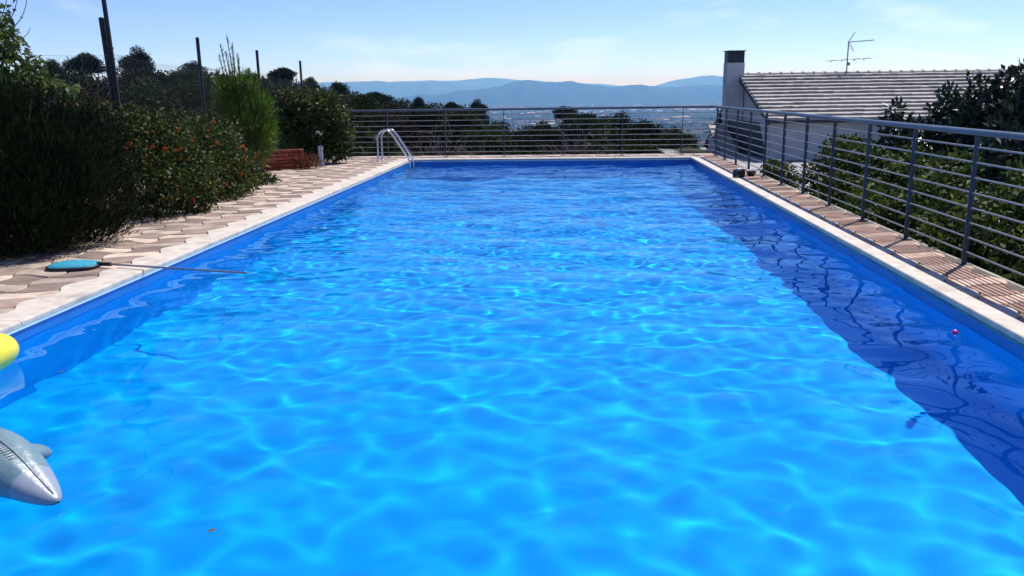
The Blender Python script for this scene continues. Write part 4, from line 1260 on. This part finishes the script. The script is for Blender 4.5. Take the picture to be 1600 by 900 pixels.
def dolphin():
    """inflatable dolphin; the snout points right, tail out of the frame"""
    t = empty('inflatable_dolphin', (-2.03, 2.875, WL - .015), 0, 'grey inflatable dolphin floating at the left edge with its pale snout pointing right', 'pool toy')
    tip = Vector((.075, -.09, .035)); back = Vector((-1.25, .50, .12))
    ax = (tip - back); L = ax.length; d = ax.normalized(); side = d.cross(Vector((0, 0, 1))).normalized(); up = side.cross(d).normalized()
    #      t (from tip), half-width, half-height, vertical lift
    prof = [(0, .004, .004, .0), (.008, .024, .020, .0), (.03, .040, .030, .0), (.07, .064, .045, .008), (.12, .086, .062, .018), (.18, .107, .082, .033), (.24, .126, .104, .046), (.30, .143, .124, .056), (.38, .158, .142, .064), (.48, .168, .153, .068), (.60, .165, .148, .066), (.75, .155, .135, .06), (.95, .10, .085, .04), (1.15, .055, .045, .035), (1.32, .03, .022, .04)]
    n = 36
    rings = []
    for s, w, h, lift in prof:
        c = tip - d * s + Vector((0, 0, lift))
        ring = []
        for k in range(n):
            a = 2 * PI * k / n
            ca, sa = math.cos(a), math.sin(a)
            # a pinched seam runs along the back
            q = abs(((a - PI / 2 + PI) % (2 * PI)) - PI)
            crease = 1 - .10 * math.exp(-(q / .16) ** 2) if s > .02 else 1
            ww = w * ca * (1 if sa > -.2 else 1.0); hh = h * sa * (1.0 if sa > 0 else .8)
            wr = 1 + (.02 * math.sin(s * 95) * math.exp(-((q - .28) / .16) ** 2) if s > .2 else 0)
            ring.append(c + side * ww * crease * wr + up * hh * crease * wr)
        rings.append(ring)
    # resample along the length for smoothness
    def build(name, i0, i1, m):
        v = [p for r_ in rings[i0:i1 + 1] for p in r_]; f = []
        for i in range(i1 - i0):
            for k in range(n):
                a = i * n + k; b = i * n + (k + 1) % n; f.append((a, a + n, b + n, b))
        me = make_mesh(name, v, f, m, True)
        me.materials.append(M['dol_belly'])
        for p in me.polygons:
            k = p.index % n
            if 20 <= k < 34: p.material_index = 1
        o = link(name, me, t)
        sb = o.modifiers.new('smooth', 'SUBSURF'); sb.levels = 1; sb.render_levels = 1
        o.cycles.is_caustics_receiver = True
        return o
    build('snout', 0, 5, M['dol_snout'])
    body = build('body', 5, len(prof) - 1, M['dol_body'])
    # welded seam along the back
    kt = n // 4
    pts = [rings[i][kt] + up * .002 for i in range(2, len(prof) - 1)]
    MB().tube(pts, .0035, 5, flat=.6).build('seam', M['dol_belly'], t)
    # short stitches of creased vinyl beside the seam
    for i in range(14):
        s = .26 + i * .016
        j = max(q for q in range(len(prof)) if prof[q][0] <= s); fr_ = (s - prof[j][0]) / (prof[j + 1][0] - prof[j][0])
        p = rings[j][kt].lerp(rings[j + 1][kt], fr_); q = rings[j][kt - 2].lerp(rings[j + 1][kt - 2], fr_)
        MB().tube([p + up * .001, p.lerp(q, .55) + up * .003, q + up * .001], [.001, .0032, .001], 5).build('crease', M['dol_belly'], body)
    # flippers, dorsal fin and tail
    def fin(name, base, dirn, L_, W_, T_):
        dirn = dirn.normalized(); a_ = dirn.cross(up).normalized() if abs(dirn.dot(up)) < .9 else d
        nn_ = a_.cross(dirn).normalized(); v = []; f = []
        for i in range(7):
            s = i / 6.; w = W_ * math.sqrt(max(0, 1 - (s * .97) ** 2.2)); th = T_ * math.sqrt(max(0.02, 1 - s * s))
            for k in range(10):
                b = 2 * PI * k / 10
                v.append(base + dirn * (s * L_) + a_ * (w * math.cos(b)) + nn_ * (th * math.sin(b)) - d * .12 * s * s * L_)
        for i in range(6):
            for k in range(10):
                q = i * 10 + k; r_ = i * 10 + (k + 1) % 10; f.append((q, r_, r_ + 10, q + 10))
        f.append(tuple(range(60, 70)))
        o = link(name, make_mesh(name, v, f, M['dol_body'], True), t); o.cycles.is_caustics_receiver = True
    c = tip - d * .36
    fin('flipper', c - side * .09 + Vector((0, 0, .10)), -side * 1.0 + d * .05 + Vector((0, 0, -.30)), .135, .075, .045)
    fin('flipper', c + side * .14 + Vector((0, 0, .03)), side * 1.0 - d * .4 + Vector((0, 0, -.35)), .2, .07, .03)
    fin('dorsal_fin', tip - d * .75 + Vector((0, 0, .2)), Vector((0, 0, 1)) - d * .5, .2, .09, .035)
    e = tip - d * 1.3 + Vector((0, 0, .04))
    fin('tail_fluke', e, side - d * .7, .24, .07, .025); fin('tail_fluke', e, -side - d * .7, .24, .07, .025)
    t.scale = (.86, .86, .86)
dolphin()

def lilo():
    t = empty('yellow_float', (-3.36, 3.72, WL + .01), R(2), 'yellow inflatable float with a rounded end at the left pool wall', 'pool toy')
    v = []; f = []; n = 24; rings = 16
    Lh = .92
    for i in range(rings + 1):
        s = i / rings
        y = -Lh + 2 * Lh * s
        e = max(0, (abs(y) - (Lh - .20)) / .20)
        k_ = math.sqrt(max(0, 1 - e ** 2.3)) if e < 1 else 0
        y = math.copysign(min(abs(y), Lh), y)
        for k in range(n):
            a = 2 * PI * k / n
            v.append((.14 * k_ * math.cos(a), y, .075 + .115 * k_ * math.sin(a)))
    for i in range(rings):
        for k in range(n):
            a = i * n + k; b = i * n + (k + 1) % n; f.append((a, b, b + n, a + n))
    o = link('tube', make_mesh('tube', v, f, M['yellow'], True), t)
    sb = o.modifiers.new('smooth', 'SUBSURF'); sb.levels = 1; sb.render_levels = 1
    o.cycles.is_caustics_receiver = True
    pts = [(.141 * math.cos(.35), -.7 + .1 * k, .075 + .116 * math.sin(.35)) for k in range(14)]
    MB().tube(pts, .003, 5).build('seam', M['yellow'], t)
lilo()

def ball():
    t = empty('pink_ball', (2.42, 5.24, WL), 0, 'small pink ball floating near the right pool wall', 'ball')
    pr = [(max(.021 * math.cos(a), 0), .006 + .021 * math.sin(a)) for a in [(-PI / 2 + PI * k / 10) for k in range(11)]]
    o = MB().lathe(pr, 16).build('shell', M['pink'], t); o.cycles.is_caustics_receiver = True
    MB().lathe([(.0, .0295), (.006, .029), (.006, .026)], 10).build('valve', M['plastic_white'], t)
ball()

def box_and_pot():
    t = empty('black_box', (2.72, 13.85, .006), R(24), 'small black plastic box standing on the right coping', 'box')
    MB().cbox((-.085, -.06, 0), (.085, .06, .125), .012).build('body', M['plastic_black'], t)
    MB().cbox((-.05, -.045, .1255), (.06, .045, .15), .006).build('lid', M['plastic_white'], t)
    MB().tube([(-.06, -.062, .03), (-.10, -.07, .01), (-.15, -.05, -.0), (-.17, -.03, -.05)], .006, 6).build('cable', M['plastic_white'], t)
    t = empty('dark_pot', (2.98, 14.15, -.0), 0, 'dark round pot with a pale rim beside the black box', 'pot')
    MB().lathe([(0, .002), (.05, .002), (.075, .04), (.08, .085)], 18).build('bowl', M['plastic_black'], t)
    MB().lathe([(.08, .085), (.088, .088), (.088, .10), (.076, .10), (.07, .085)], 18).build('rim', M['plastic_white'], t)
    MB().tube([(.08, 0, .095), (.13, .04, .10), (.17, .05, .06)], .009, 6).build('handle', M['plastic_black'], t)
box_and_pot()

# fallen leaves: a few on the water and the paving
rg = random.Random(14)
LEAF = MB().add([(0, 0, 0), (.012, .009, .003), (.030, 0, .002), (.012, -.009, .003)], [(0, 1, 2, 3)]).mesh('fallen_leaf', M['bark'])
for i, (x, y, z, lb) in enumerate([(-1.30, 2.62, WL + .004, 'tiny brown leaf floating near the dolphin snout'), (-2.9, 4.35, WL + .004, 'tiny brown leaf floating before the yellow float')]):
    o = link('fallen_leaf', LEAF); o.location = (x, y, z); o.rotation_euler = (0, 0, rg.uniform(0, 6)); o.scale = (1.2,) * 3 if i < 2 else (1.8,) * 3
    tag(o, lb, 'leaf', 'fallen leaves')

for i in range(16):
    o = link('fallen_leaf', LEAF); y = rg.uniform(8.6, 13.5)
    o.location = (-4.75 + rg.uniform(-.12, .45) ** 1 * (1 if y < 11 else .6), y, .004); o.rotation_euler = (0, 0, rg.uniform(0, 6)); o.scale = (rg.uniform(1.2, 2.2),) * 3
    tag(o, 'small dry leaf in the litter on the paving below the flowering bushes', 'leaf', 'leaf litter below the flowering bushes')

# ---------------------------------------------------------------- haze in the valley air
def haze():
    s = 27500
    v = [(x, y, z) for z in (-102.5, 315) for x, y in ((-s, -3000), (s, -3000), (s, 25500), (-s, 25500))]
    f = [(3, 2, 1, 0), (4, 5, 6, 7), (0, 1, 5, 4), (1, 2, 6, 5), (2, 3, 7, 6), (3, 0, 4, 7)]
    m = bpy.data.materials.new('haze'); m.use_nodes = True; nt = m.node_tree; nt.nodes.clear()
    o_ = nt.nodes.new('ShaderNodeOutputMaterial'); pv = nt.nodes.new('ShaderNodeVolumePrincipled')
    pv.inputs['Density'].default_value = 1.5e-4
    pv.inputs['Color'].default_value = (.17, .45, 1, 1)
    pv.inputs['Anisotropy'].default_value = .3
    pv.inputs['Absorption Color'].default_value = (1, 1, 1, 1)
    nt.links.new(pv.outputs[0], o_.inputs['Volume'])
    o = link('haze', make_mesh('haze', v, f, m))
    tag(o, kind='stuff')
haze()
